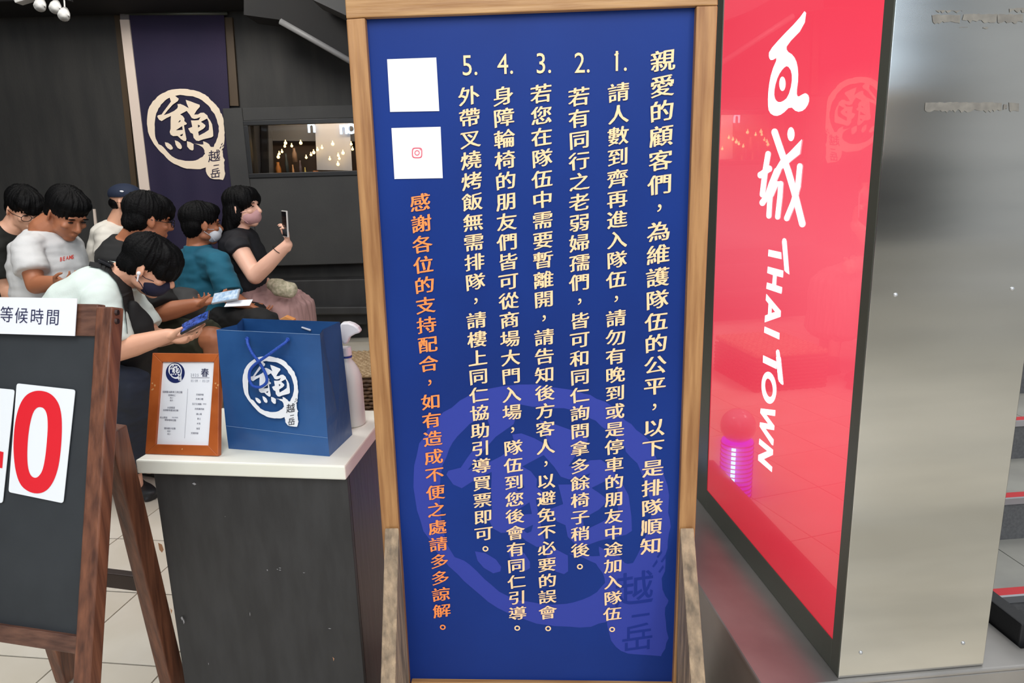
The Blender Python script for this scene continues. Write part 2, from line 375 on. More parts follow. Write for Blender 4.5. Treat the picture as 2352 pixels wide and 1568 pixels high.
face([(580, 262), (601, 262), (604, 420), (584, 420)], NZ-.09, .03, niche_grey, 'side_panel', wr)
face([(614, 262), (621, 262), (628, 420), (617, 420)], NZ-.09, .03, niche_grey, 'side_panel', wr)
face([(599, 262), (613, 262), (616, 420), (602, 420)], NZ-.12, .04, M('black post', (34, 34, 36), .5), 'post', wr)
area('niche_fill', ((wx0+.75), WZ+.16, wz1+.12), (wx0+.75, NZ, wz0), 1.2, 6, (1, .8, .6), .12)  # warm fill added to brighten the stand-in niche
face([(723, 276), (803, 281), (809, 392), (728, 390)], NZ-.2, .003, M('pale notice sheet', (190, 190, 192), .6), 'notice_sheet').__setitem__('label', 'pale blank sheet hanging behind the small window in the charcoal wall')
bpy.data.objects['notice_sheet']['category'] = 'paper'
bulb_m = M('warm mirrored bulb', (255, 214, 140), .3, emit=4.0)  # glowing spheres stand in for warm lights mirrored in the pane
for k, (x, y) in enumerate([(835,770),(820,835),(960,830),(1140,770),(765,945),(710,985),(690,1050),(1250,1060),(1345,1005),(1400,960),(1475,905),(1565,865),(1780,790),(2150,795),(2175,895),(1985,970),(1890,1020),(1910,1080),(1885,1195),(1720,1090)]):
    p = at(560+x/8.711, 240+y/8.711, NZ-.26); g = G(); rb = .011 if k % 3 else .014; g.sph(p, rb, 10, 7)
    g.tube([p+V((0, 0, rb)), p+V((0, 0, rb+.012))], .004, 6)
    g.ob('bulb', bulb_m, smooth=True, label='tiny glowing bulb standing in for warm lights reflected in the small window', cat='bulb', group='bulbs standing in for the window reflection')
glow = M('pale blue mirrored sign', (190, 225, 255), .3, emit=1.6)  # modelled letters stand in for a sign mirrored in the pane
g = G(); PW = Pl((0, NZ-.23, 1))
for ch, x, y, s in (('n', 715.5, 293.5, .078), ('n', 789, 297, .078), ('o', 806.5, 295.5, .088)):
    put(g, ch, PW.px(x, y), V((1, 0, 0)), V((0, 0, 1)), s*2.0, .02, centre='bb')
o = g.ob('mirrored_letters', glow); o['label'] = 'pale blue glowing letters standing in for a sign mirrored in the small window'; o['category'] = 'sign'
# added jars standing in for blurred shapes reflected in the glass
goods = [((630, 372), (646, 408), (190, 120, 50)), ((650, 352), (664, 408), (60, 70, 72)), ((668, 340), (682, 372), (150, 120, 96)), ((668, 378), (676, 408), (214, 160, 110)), ((684, 368), (694, 408), (104, 92, 96)), ((697, 384), (703, 408), (214, 196, 110)), ((712, 392), (736, 408), (176, 110, 64)), ((778, 396), (786, 408), (200, 128, 84)), ((794, 396), (834, 408), (214, 134, 78))]
for k, (a, b_, c) in enumerate(goods):
    pl = Pl((0, NZ-.16, 1)); p = pl.px(*a); q = pl.px(*b_); cx = (p.x+q.x)/2; wd = abs(q.x-p.x)/2
    g = G(); prof = [(wd, 0), (wd, (p.z-q.z)*.6), (wd*.55, (p.z-q.z)*.82), (wd*.55, p.z-q.z)]
    g.tube([V((cx, NZ-.14, q.z+h)) for r_, h in prof], [r_ for r_, h in prof], 10)
    cn = ['amber', 'dark grey', 'tan', 'peach', 'mauve', 'yellow', 'brown', 'salmon', 'orange'][k]
    g.ob('jar', M('jar '+cn, c, .4), smooth=True, label=f'{cn} {"low wide" if wd > .03 else "slim"} jar standing in for a reflection in the small window', cat='jar', group='goods standing in for the window reflection')

# painted trim, bronze upright, banner
face([(275, 45), (296, 45), (345, 447), (322, 447)], WZ-.06, .05, trim_m, 'trim_3', kind='structure')
face([(275, 24), (295, 24), (296, 45), (276, 45)], WZ-.06, .05, M('grey trim cap', (112, 108, 108), .6), 'trim_4', kind='structure')
face([(512, 40), (533, 40), (548, 243), (524, 243)], WZ-.03, .03, bronze_m, 'trim_5', kind='structure')
face([(262, 35), (276, 35), (318, 470), (306, 470)], WZ-.02, .02, bronze_m, 'trim_6', kind='structure')
face([(213, 480), (218, 480), (223, 525), (217, 525)], WZ-.012, .012, trim_m, 'white_stick', label='thin white stick upright against the charcoal wall beside the capped man', cat='stick')
ban = root('wall_banner', 'navy cloth banner with a round cream brush crest on the dark wall', 'banner', W.px(430, 600, .04))
BP = Pl((0, WZ-.05, 1)); q = BP.poly([(297, 34), (514, 34), (548, 605), (362, 605)])
g = G(); nx, nzr = 24, 30; vs = []; fs = []
for j in range(nzr+1):
    for i in range(nx+1):
        a = q[0].lerp(q[1], i/nx); b_ = q[3].lerp(q[2], i/nx); p = a.lerp(b_, j/nzr); p.y += .006*math.sin(i*.8)*j/nzr; vs.append(p)
for j in range(nzr):
    for i in range(nx): k = j*(nx+1)+i; fs.append((k, k+1, k+nx+2, k+nx+1))
nv = len(vs); vs += [v+V((0, .006, 0)) for v in vs]; fs += [tuple(i+nv for i in f)[::-1] for f in fs]
cloth = g.add(vs, fs).ob('cloth', navy_ban, ban, smooth=True)
g = G(); g.tube([q[0]+V((-.03, 0, .01)), q[1]+V((.03, 0, .01))], .014, 10); g.ob('hanging_rod', alu_dk, ban, smooth=True)
g = G(); gd = G()
fnb = lambda x, y, l: BP.px(320+x/6.819, 190+y/6.817, .009+.0012*l)
crest(fnb, g, gd); g.ob('crest', cream_ban, cloth, label='round cream brush-stroke crest'); gd.ob('crest_lettering', navy_ban, cloth, label='small dark characters on the crest tag')

# sloping escalator underside at top right with pale rail
def bar(pts, y0, depth, name, m, **k):
    pl = Pl((0, y0, 1)); g = G(); g.prism(pl.poly(pts), (0, depth, 0)); return g.ob(name, m, **k)
bar([(560, -60), (900, -60), (900, 260), (815, 150), (700, 82), (640, 45), (560, 34)], 5.35, .3, 'trim_7', wall_d, kind='structure')
bar([(700, -60), (900, -60), (900, 70), (800, 38), (715, -2)], 5.0, .3, 'trim_8', M('dark grey soffit', (66, 66, 66), .7), kind='structure')
PR = Pl((0, 5.332, 1)); g = G(); g.tube([PR.px(644, 49), PR.px(720, 92), PR.px(860, 172)], .021, 10)
g.ob('sloping_rail', M('dull grey rail', (120, 120, 120), .5), smooth=True, label='straight grey rail sloping down along the dark escalator underside', cat='rail')
# ceiling spots top left
tr = root('spot_track', 'short track of small round white ceiling spotlights, top left', 'spotlight', at(110, -14, 5.2))
sp_w = M('white spot rim', (200, 200, 198), .4)
P0 = at(60, -30, 5.2); P1 = at(165, 0, 5.2); g = G(); g.box((P0+P1)/2, (P1-P0).length, .03, .02, (P1-P0).normalized(), V((0, 1, 0)), V((0, 0, 1))); g.ob('track', wall_d, tr)
for x, y in ((92, 12), (127, 17), (147, 34)):
    c = at(x, y, 5.1); d = V((.25, -.75, -.6)).normalized(); g = G()
    g.tube([c-d*.07, c-d*.02, c+d*.02, c+d*.03, c+d*.012], [.02, .034, .036, .031, .026], 16); h = g.ob('spot_head', sp_w, tr, smooth=True)
    g = G(); g.tube([c+d*.0, c+d*.014], [.026, .026], 16); g.ob('lens', wall_d, h)
    g = G(); g.tube([c-d*.06, P0.lerp(P1, (x-60)/105)], .005, 6); g.ob('bracket', sp_w, h)
c = at(62, -2, 5.1); g = G(); g.box(c, .13, .08, .03, V((1, 0, .25)).normalized(), V((0, 1, 0)), V((-.25, 0, 1)).normalized()); g.ob('driver_box', sp_w, tr, bevel=.006)
# raised step under/behind the right panel recess: dark upholstered bench front
PB = Pl((0, 5.8, 1))
g = G(); g.prism(PB.poly([(600, 645), (838, 640), (843, 745), (605, 752)]), (0, .18, 0)); g.prism(Pl((0, 5.7, 1)).poly([(600, 706), (845, 704), (846, 722), (600, 724)]), (0, .2, 0))
g.ob('wall_bench', M('black bench board', (30, 30, 31), .6, n=3, rgb2=(46, 46, 47), sc3=(2, 2, .6)), label='low black bench built against the charcoal wall', cat='bench', bevel=.01)
c = flo(840, 766) + V((0, -.05, 0)); g = G(); g.tube([c, c+V((0, 0, .012)), c+V((0, 0, .03)), c+V((0, 0, .034))], [.06, .065, .05, .01], 16)
g.ob('floor_weight', M('dark green metal', (50, 66, 58), .3, .6), smooth=True, label='small round dark metal foot on the floor by the bench', cat='foot')

# ================================================================== STEEL PILLAR, LIGHT BOX, LEDGE, STAIRS (right)
LH = .286; th = R(4.8); s1 = V((math.cos(th), math.sin(th), 0)); s2 = V((-math.sin(th), math.cos(th), 0)); SO = flo(1925, 1557, LH); SO.z = 0
def S(a, b, z): return SO+s1*a+s2*b+V((0, 0, z))
def sbox(g, a0, a1, b0, b1, z0, z1): g.prism([S(a0, b0, z0), S(a1, b0, z0), S(a1, b1, z0), S(a0, b1, z0)], (0, 0, z1-z0)); return g
ld = root('steel_ledge', 'low worn stainless steel plinth under the red light box', 'plinth', S(.1, .3, 0))
def sl(x, y): q = flo(x, y, LH)-SO; return q.dot(s1), q.dot(s2)
fe = sl(2000, 1557)[1]-.0; la = (sl(1597, 1324)[0]+sl(1748, 1568)[0])/2; fe = (sl(1760, 1568)[1]+sl(2352, 1534)[1])/2
cba = (flo(2262, 1372, LH+.045)-SO).dot(s1); cbb = (flo(2340, 1438, LH+.045)-SO).dot(s2); print('curb', cba, cbb, la, fe)
def lshape(z0, z1, e):
    g = G(); g.prism([S(la-e, fe-e, z0), S(1.3, fe-e, z0), S(1.3, cbb-.01, z0), S(cba-.004, cbb-.01, z0), S(cba-.004, 1.15, z0), S(la-e, 1.15, z0)], (0, 0, z1-z0)); return g
lshape(0, LH-.012, 0).ob('plinth_body', steel_led, ld, bevel=.004); lshape(LH-.012, LH, .004).ob('top_sheet', steel_led, ld, bevel=.004)
BW, BD, BH = .313, .86, 2.25
pil = root('advertising_pillar', 'square pillar with brushed steel front and glowing red lit side', 'pillar', S(.15, .4, LH))
g = sbox(G(), .0, BW, -.0012, .0008, LH+.001, BH); fs_ = g.ob('steel_sheet', steel, pil, bevel=.0015, label='brushed steel front sheet with tape residue')
g = sbox(G(), .017, BW-.001, .001, BD, LH+.001, BH); g.ob('core', alu_dk, pil)
FP = Pl(S(0, -.0013, 0), -4.8); 
for x, y in ((2057, 677), (2325, 663), (1977, 1498), (2212, 1476)):
    p = FP.px(x, y); g = G(); g.ell(p, FP.u*.0042, FP.v*.0042, FP.n*.003, 12, 6); g.ob('screw', alu, fs_, smooth=True)
residue = M('grey tape residue', (112, 108, 102), .8, n=60, rgb2=(130, 126, 118))
def ragged(x0, y0, x1, y1, seed, step=5, amp=5):
    rnd = random.Random(seed); top = []; bot = []; n = max(3, int(abs(x1-x0)/step))
    for i in range(n+1):
        t = i/n; x = x0+(x1-x0)*t; top.append((x+rnd.uniform(-2, 2), y0+rnd.uniform(-1, 1)*amp*.25)); bot.append((x+rnd.uniform(-2, 2), y1+rnd.uniform(-1, .6)*amp))
    return top+bot[::-1]
g = G()
for a in ((2142, 34, 2205, 54, 1), (2212, 32, 2290, 50, 2), (2292, 33, 2350, 52, 3), (2150, 24, 2212, 28, 4), (2318, 19, 2360, 27, 5), (2124, 235, 2300, 256, 6), (2318, 236, 2340, 258, 7), (2306, 240, 2315, 252, 8)):
    flat(g, FP.poly(ragged(*a), .0006), [])
for a in ((2205, 62, 2222, 63.5, 9), (2258, 62, 2268, 66, 10)): flat(g, FP.poly(ragged(*a, amp=1), .0006), [])
g.ob('tape_residue', residue, fs_)
# lit red side
NP = Pl(S(0, 0, 0), 90-4.8)     # plane facing the viewer's left
NP.u = -s2; NP.v = V((0, 0, 1)); NP.n = -s1
print('zi', NP.px(1627, 1137).z, NP.px(1913, 1471).z, NP.px(1607,1140).z, NP.px(1925,1557).z); zi = NP.px(1913, 1471).z; bi = (NP.px(1913, 1471)-SO).dot(s2); bo = (NP.px(1627, 1137)-SO).dot(s2)
bi = ((NP.px(1913, 1471)-SO).dot(s2)+(NP.px(2030, 0)-SO).dot(s2))/2; bo = ((NP.px(1627, 1137)-SO).dot(s2)+(NP.px(1657, 0)-SO).dot(s2))/2
print('panel', zi, bi, bo)
lb = M('red lit acrylic', (235, 50, 75), .12, emit=.95, ecol=(252, 84, 102), coat=1.)
g = sbox(G(), .002, .012, bi-.005, bo+.005, zi-.005, BH); lit = g.ob('lit_panel', lb, pil, label='glowing red acrylic panel with white lettering')
nt = lb.node_tree; bs = nt.nodes['Principled BSDF']; bs.inputs['Coat Roughness'].default_value = .0; bs.inputs['Base Color'].default_value = lin((120, 12, 26))
tc = nt.nodes.new('ShaderNodeTexCoord'); sep = nt.nodes.new('ShaderNodeSeparateXYZ'); nt.links.new(tc.outputs['Object'], sep.inputs[0])
mr = nt.nodes.new('ShaderNodeMapRange'); mr.inputs[1].default_value = 0.05; mr.inputs[2].default_value = 1.2; nt.links.new(sep.outputs['Z'], mr.inputs[0])
cr = nt.nodes.new('ShaderNodeValToRGB'); nt.links.new(mr.outputs[0], cr.inputs[0]); nt.links.new(cr.outputs[0], bs.inputs['Emission Color'])
cr.color_ramp.elements[0].color = lin((196, 22, 44)); cr.color_ramp.elements[1].color = lin((252, 74, 96)); e = cr.color_ramp.elements.new(.3); e.color = lin((240, 54, 80)); e = cr.color_ramp.elements.new(.7); e.color = lin((255, 106, 124))
def fbar(name, a0, b0, b1, z0, z1): sbox(G(), -.0005, .016, max(b0, .0012), b1, z0, z1).ob(name, alu_dk, pil, bevel=.0015)
fbar('frame_upright', 0, 0, bi, LH+.001, BH); fbar('frame_upright', 0, bo, BD, LH+.001, BH); fbar('frame_rail', 0, bi, bo, LH+.001, zi)
fbar('frame_rail', 0, bi, bo, BH-.03, BH); 
wl = M('white lit lettering', (255, 255, 255), .4, emit=1.15)
g = G(); DD = .0 
def c8(p): return [(1600+x/2.239, y/2.24) for x, y in p]
def NPp(p, d=-.0015): return NP.poly(p, d)
def smoothp(p, it=2):
    for _ in range(it):
        q = []
        for i in range(len(p)):
            a = p[i]; b = p[(i+1) % len(p)]; q += [(a[0]*.75+b[0]*.25, a[1]*.75+b[1]*.25), (a[0]*.25+b[0]*.75, a[1]*.25+b[1]*.75)]
        p = q
    return p
def elp(cx, cy, rx, ry, n=20, tilt=0.):
    return [(cx+rx*math.cos(t)+tilt*ry*math.sin(t), cy+ry*math.sin(t)) for t in [2*math.pi*i/n for i in range(n)]]
w1 = [(566,42),(552,140),(462,232),(462,262),(498,285),(518,330),(523,400),(513,478),(520,500),(545,485),(562,478),(578,495),(577,530),(552,568),(515,577),(482,545),(440,587),(405,599),(372,578),(366,530),(370,450),(385,370),(418,292),(384,313),(371,295),(373,262),(436,190),(520,105)]
flat(g, NPp(c8(smoothp(w1, 1))), [NPp(c8(smoothp([(468,336),(490,370),(490,430),(470,500),(440,524),(415,526),(398,500),(400,450),(418,390),(445,350)], 1)))])
flat(g, NPp(c8(elp(441, 431, 16, 37))))
LAYC = [0]
def strokeg(pts, wd, conv, n=8, wy=None):
    # a round-ended brush stroke, pixel space of the crop
    wy = wy or wd; LAYC[0] += 1; d = -.0014+LAYC[0]*.000012
    for i in range(len(pts)-1):
        (x0, y0), (x1, y1) = pts[i], pts[i+1]; dx, dy = x1-x0, y1-y0; L = math.hypot(dx, dy); nx_, ny_ = -dy/L*wd/2, dx/L*wy/2
        LAYC[0] += 1; d = -.0014+LAYC[0]*.000012
        flat(g, NPp(conv([(x0+nx_, y0+ny_), (x1+nx_, y1+ny_), (x1-nx_, y1-ny_), (x0-nx_, y0-ny_)]), d))
    for x, y in pts: LAYC[0] += 1; flat(g, NPp(conv(elp(x, y, wd/2, wy/2*1.15, 14)), -.0014+LAYC[0]*.000012))
strokeg([(401, 680), (428, 760), (470, 880), (503, 990), (543, 1150)], 33, c8)
flat(g, NPp(c8([(541,716),(530,792),(470,840),(436,870),(422,900),(404,940),(386,960),(398,880),(430,826),(480,780)]), -.0005))
strokeg([(412, 880), (384, 950), (368, 1000), (338, 1042)], 30, c8)
flat(g, NPp(c8(elp(485, 690, 18, 36))))
strokeg([(367, 792), (352, 880), (338, 1000)], 27, c8); strokeg([(328, 900), (372, 868)], 30, c8)
strokeg([(384, 950), (375, 1040), (371, 1110)], 25, c8); strokeg([(384, 1000), (408, 945), (432, 945), (428, 1010), (416, 1115)], 25, c8)
strokeg([(530, 855), (520, 960), (497, 1040), (463, 1122)], 27, c8)
def c3(p): return [(1700+x/5.406, 540+y/5.407) for x, y in p]
def c1_(p): return [(1700+x/5.6, 820+y/5.6) for x, y in p]
for p in ([(520,80),(527,48),(545,36),(566,45),(576,75),(610,488),(575,465),(550,440)], [(352,178),(508,212),(514,297),(347,260)], [(343,389),(535,440),(530,525),(452,506),(446,620),(520,645),(518,690),(511,727),(324,664),(332,587),(398,606),(408,495),(336,469)],
          [(303,1133),(488,1214),(485,1295),(297,1208)], [(445,1440),(460,1418),(480,1425),(490,1460),(530,1860),(500,1840),(462,1700)]):
    flat(g, NPp(c3(p)))
flat(g, NPp(c3([(325,728),(504,940),(501,1012),(304,1082),(309,998),(345,983),(352,850),(318,806)])), [NPp(c3([(391,897),(435,953),(388,966)]))])
flat(g, NPp(c3([(285,1490),(452,1570),(452,1662),(282,1580)])))
flat(g, NPp(c1_([(462,0),(512,0),(548,355),(500,315),(488,280)]), -.0008))
flat(g, NPp(c1_(elp(370, 393, 95, 206, 28, .06))), [NPp(c1_(elp(370, 393, 49, 120, 24, .12)))])
flat(g, NPp(c1_([(264,659),(453,681),(448,757),(335,739),(440,882),(436,938),(325,920),(430,1060),(425,1136),(405,1125),(250,890),(256,837),(360,855),(258,716)])))
flat(g, NPp(c1_([(248,1046),(422,1190),(420,1256),(305,1311),(411,1410),(407,1478),(231,1325),(234,1257),(348,1207),(240,1117)])))
g.ob('lettering', wl, lit)
# stairs
st = root('staircase', 'grey tiled stairs with red and silver edge strips behind the steel pillar', 'staircase', S(1.0, .9, 0))
Nz = [(1.66, .205), (1.95, .345), (2.24, .475), (2.53, .605)]; bs_ = []
for z, h in Nz: bs_.append((at(2335, 1000, z)-SO).dot(s2))
d0 = bs_[1]-bs_[0]; print('stair b', bs_)
for k in range(9):
    b0 = bs_[0]+d0*k; h = .205+.133*k; hp = h-.133 if k else 0.0
    g = sbox(G(), cba+.036, 2.4, b0, bs_[0]+d0*9.5, hp, h-.012); g.ob('riser', riser_m, st)
    for a0 in [cba+.037+.332*q_ for q_ in range(6)]:
        g = sbox(G(), a0, a0+.329, b0+.034, b0+d0+.0, h-.012, h); g.ob('tread_tile', tread_m, st)
    g = sbox(G(), cba+.036, 2.4, b0+.002, b0+.033, h-.011, h+.002); g.ob('red_strip', red_strip, st)
    g = sbox(G(), cba+.036, 2.4, b0-.006, b0+.002, h-.017, h+.002); g.ob('nosing', alu, st)
g = sbox(G(), cba, cba+.035, cbb, 1.15, .001, .335); g.ob('black_curb', black_rub, label='black curb at the foot of the stairs beside the steel ledge', cat='curb', bevel=.003)

# round lantern with a purple LED grille on the floor behind the notice board, seen mirrored in the red panel
vq = flo(1686, 1136); aq = (vq-SO).dot(s1); bq = (vq-SO).dot(s2); lq = S(-aq, bq, 0)
led = root('led_lantern', 'purple glowing round lantern with pale dome, mirrored in the red lit panel', 'lantern', lq)
g = G(); g.tube([lq+V((0, 0, .0)), lq+V((0, 0, .24))], .062, 24); g.ob('grille_core', M('purple led glow', (110, 40, 255), .5, emit=1.3), led)
g = G()
for i in range(13): g.tube([lq+V((0, 0, .005+i*.0185)), lq+V((0, 0, .009+i*.0185))], .066, 24)
g.ob('grille_rings', M('violet plastic', (120, 50, 170), .4), led, kind='stuff')
g = G(); dq = (s1*.55-s2*.83).normalized(); eq = dq.cross(V((0, 0, 1)))
for i in range(12): g.box(lq+dq*.067+V((0, 0, .0165+i*.0185)), .016, .004, .011, eq, dq)
g.ob('led_column', M('cyan led', (120, 255, 240), .4, emit=6), led, kind='stuff')
g = G(); g.sph(lq+V((0, 0, .30)), .07, 20, 14); g.ob('dome', M('pale dome', (190, 180, 190), .1), led, smooth=True)
# storefront across the hall, behind the photographer; glowing and dark strips added to band the steel's reflections
g = G(); g.box((0, -6, 1.9), 14, .2, 3.8); struct(g, 'wall_front', M('shop front', (64, 63, 62), .6))
g = G(); g.box((0, -5.85, 2.75), 12, .08, .42); o = struct(g, 'trim_9', M('added cool glow strip', (215, 234, 255), .5, emit=3.4))
g = G(); g.box((0, -5.85, 3.35), 12, .08, .3); struct(g, 'trim_11', M('added cool glow strip', (225, 238, 255), .5))
g = G(); g.box((0, -5.85, 1.98), 12, .08, .16); struct(g, 'trim_12', M('added warm glow strip', (255, 226, 190), .5, emit=1.3))
g = G(); g.box((0, -5.85, 2.3), 12, .08, .1); struct(g, 'trim_13', M('added pale glow strip', (225, 235, 250), .5, emit=1.1))
g = G(); g.box((0, -5.85, 1.25), 12, .08, .9); struct(g, 'trim_10', M('added dark strip', (12, 12, 14), .4))

# ================================================================== BIG SIGN
SP = Pl((.05, 1.4, 1.0), 1.5)
sign = root('notice_stand', 'tall blue notice board in an oak frame covered in Chinese queueing rules', 'sign', (.05, 1.41, 0))
TH = SP.n*-.045
def sp_(pts, d=0.): return SP.poly(pts, d)
g = G(); g.prism(sp_([(795, 44), (838, 41), (922, 1290), (946, 1660), (915, 1660), (882, 1290)]), TH); g.ob('stile', oak_v, sign, bevel=.002)
g = G(); g.prism(sp_([(1600, 14), (1649, 13), (1594, 1290), (1576, 1660), (1543, 1660), (1557, 1290)]), TH); g.ob('stile', oak_v, sign, bevel=.002)
g = G(); g.prism(sp_([(792, -4), (1649, -32), (1649, 12), (1600, 13), (838, 40), (795, 43)]), TH); g.ob('rail', oak_h, sign, bevel=.002)
g = G(); g.prism(sp_([(944, 1566), (1546, 1573), (1545, 1625), (946, 1620)], -.004), TH*.9); g.ob('rail', oak_h, sign, bevel=.002)
PD = -.016
ps = sp_([(840, 35), (1601, 11), (1545, 1590), (940, 1590)], PD)
g = G(); g.prism(ps, SP.n*-.006); poster = g.ob('poster', blue_poster, sign, label='blue poster with cream characters and a pale crest')
g = G(); gd = G(); fn = crest_on(SP, 1243, 1172, 291, PD, .00025)
crest(fn, g, gd); g.ob('crest', blue_mark, poster); gd.ob('crest_lettering', M('mid blue crest characters', (22, 46, 132), .45, spec=.22), poster)
cols = [((1523, 139), (1495, 1253), '親愛的顧客們，為維護隊伍的公平，以下是排隊順知', .0455, None, None),
 ((1421, 212), (1407, 1409), '請人數到齊再進入隊伍，請勿有晚到或是停車的朋友中途加入隊伍', .0400, (1406, 1445), ('1.', 1427, 140)),
 ((1330, 222), (1333, 1263), '若有同行之老弱婦孺們，皆可和同仁詢問拿多餘椅子稍後', .0400, (1332, 1301), ('2.', 1337, 144)),
 ((1243, 215), (1258, 1406), '若您在隊伍中需要暫離開，請告知後方客人，以避免不必要的誤會', .0400, (1259, 1443), ('3.', 1249, 145)),
 ((1156, 220), (1189, 1408), '身障輪椅的朋友們皆可從商場大門入場，隊伍到您後會有同仁引導', .0400, (1188, 1442), ('4.', 1160, 147)),
 ((1077, 220), (1111, 1225), '外帶叉燒烤飯無需排隊，請樓上同仁協助引導買票即可', .0400, (1115, 1260), ('5.', 1079, 150)),
 ((965, 465), (1015, 1402), '感謝各位的支持配合，如有造成不便之處請多多諒解', .0400, (1017, 1440), None)]
LD = PD+.0022
for k, (a, b_, s, em, dot, num) in enumerate(cols):
    g = G(); A = SP.px(*a, LD); B = SP.px(*b_, LD); n = len(s)
    for i, ch in enumerate(s):
        P = A.lerp(B, i/(n-1))
        if ch == '，': put(g, ch, P, SP.u, SP.v, em*.95, .0, centre='bb')
        else: kai(g, ch, P, SP.u, SP.v, em, .021)
    if dot: put(g, '。', SP.px(*dot, LD), SP.u, SP.v, em, .012, centre='bb')
    if num:
        C0 = SP.px(num[1], num[2], LD); put(g, num[0], C0, SP.u, SP.v, .051, .0, centre='bb', sx=.86)
        if num[0] == '1.': q_ = C0+SP.v*.0155-SP.u*.0065; g.add([q_+SP.n*.0001, q_+SP.n*.0001-SP.u*.0065-SP.v*.0035, q_+SP.n*.0001-SP.u*.0055-SP.v*.0062, q_+SP.n*.0001+SP.u*.002-SP.v*.003], [(0, 1, 2, 3)])
    g.ob('text_column', orange_ink if k == 6 else cream_ink, poster, label='orange thank-you column' if k == 6 else None)
for pts in ([(889, 136), (1002, 132), (1009, 255), (896, 257)], [(899, 294), (1012, 291), (1017, 409), (906, 411)]):
    g = G(); flat(g, sp_(pts, LD-.0005)); g.ob('white_square', white_ink, poster)
def ringp(g, cx, cy, r0, r1, m, pw=4., n=28):
    f = lambda r: SP.poly([(cx+r*(abs(math.cos(t))**(2/pw))*(1 if math.cos(t) > 0 else -1), cy+r*1.03*(abs(math.sin(t))**(2/pw))*(1 if math.sin(t) > 0 else -1)) for t in [2*math.pi*(i+.5)/n for i in range(n)]], LD)
    flat(g, f(r0), [f(r1)])
g = G(); ringp(g, 958, 351, 12, 9.6, None); ringp(g, 958, 351, 6, 4, None, 2.); flat(g, SP.poly(elp(965, 344, 1.2, 1.2, 8), LD)); g.ob('camera_glyph', M('coral print', (222, 92, 110), .5), poster)
# gusset feet: slope out toward the viewer
for sgn, xa, xb in ((-1, 884, 916), (1, 1562, 1594)):
    p0 = SP.px(xa, 1212, .004); p1 = SP.px(xb, 1212, .004); H0 = p0.z
    prof = [(0, H0), (.17, H0-.33 if H0 > .33 else .1), (.27, .012), (.27, 0), (-.0, 0)]
    g = G(); g.prism([p0+SP.n*d+V((0, 0, z-H0)) for d, z in prof], SP.u*(p1-p0).dot(SP.u))
    g.ob('foot', grey_wood, sign, bevel=.002, label='weathered grey slanted foot brace')
print('foot H0', H0)
for xa, xb in ((884, 916), (1562, 1594)):
    p0 = SP.px(xa, 1212, -.046); p1 = SP.px(xb, 1212, -.046); H0 = p0.z
    g = G(); g.prism([p0-SP.n*d+V((0, 0, z-H0)) for d, z in [(0, H0), (.2, .012), (.2, 0), (0, 0)]], SP.u*(p1-p0).dot(SP.u)); g.ob('foot', grey_wood, sign, bevel=.002)

# ================================================================== HOST PEDESTAL AND THINGS ON IT
TZ = .69; q0 = flo(310, 1056, TZ); q1 = flo(792, 1070, TZ); ue = (q1-q0).normalized(); be = V((.085, .996, 0)).normalized()
ped = root('host_pedestal', 'dark pedestal stand with a thick cream top, behind the easel', 'pedestal', ((q0+q1)/2+be*.2)*1.0)
WL[ped.name] = V(((q0+q1)/2+be*.2).to_tuple()); WL[ped.name].z = 0; ped.location = WL[ped.name]
g = G(); q3 = q0+be*.385+ue*.02; q2 = q1+be*.385
zt = V((0, 0, -.034)); g.prism([q0, q1, q2, q3], zt); g.ob('worktop', slab_m, ped, bevel=.004)
def pin(a, b, z): return q0+ue*a+be*b+V((0, 0, z-TZ))
wl_ = (q1-q0).length
g = G(); g.prism([pin(.028, .02, 0), pin(wl_-.002, .014, 0), pin(wl_-.002, .03, 0), pin(.028, .036, 0)], (0, 0, TZ-.0345)); fp = g.ob('front_panel', body_m, ped, bevel=.0015)
g = G(); g.prism([pin(wl_-.018, .031, 0), pin(wl_-.002, .031, 0), pin(wl_-.004, .37, 0), pin(wl_-.02, .37, 0)], (0, 0, TZ-.0345)); g.ob('side_panel', side_m, ped)
g = G(); g.prism([pin(.028, .037, 0), pin(.044, .037, 0), pin(.044, .37, 0), pin(.028, .37, 0)], (0, 0, TZ-.0345)); g.ob('side_panel', body_m, ped)
g = G(); g.prism([pin(.045, .35, 0), pin(wl_-.022, .35, 0), pin(wl_-.022, .366, 0), pin(.045, .366, 0)], (0, 0, TZ-.0345)); g.ob('back_panel', body_m, ped)
PP = Pl(pin(.1, .018, .3), math.degrees(math.atan2(-ue.y, ue.x)))
PP.P = pin(wl_/2, .017, .3)
g = G()
for a in ((763, 1103, 792, 1108, 21), (784, 1104, 793, 1118, 22)): flat(g, PP.poly(ragged(*a, step=3, amp=4), .0022))
def vchip(pts, w0, seed):
    rnd = random.Random(seed); L = []; Rr = []
    for i in range(14):
        t = i/13; x = pts[0]+(pts[2]-pts[0])*t; y = pts[1]+(pts[3]-pts[1])*t; L.append((x-rnd.uniform(.2, 1)*w0, y)); Rr.append((x+.6, y))
    flat(g, PP.poly(L+Rr[::-1], .0022))
vchip((798, 1200, 812, 1350), 3.4, 4); vchip((812, 1352, 822, 1500), 2.2, 5); vchip((794, 1120, 797, 1195), 1.2, 6)
flat(g, PP.poly([(363, 1246), (372, 1250), (376, 1262), (372, 1269), (366, 1262)], .0022)); flat(g, PP.poly([(391, 1396), (396, 1402), (393, 1410)], .0022)); flat(g, PP.poly([(764, 1508), (768, 1512), (766, 1518)], .0022))
g.ob('chipped_edge', chip_m, fp)
g = G()
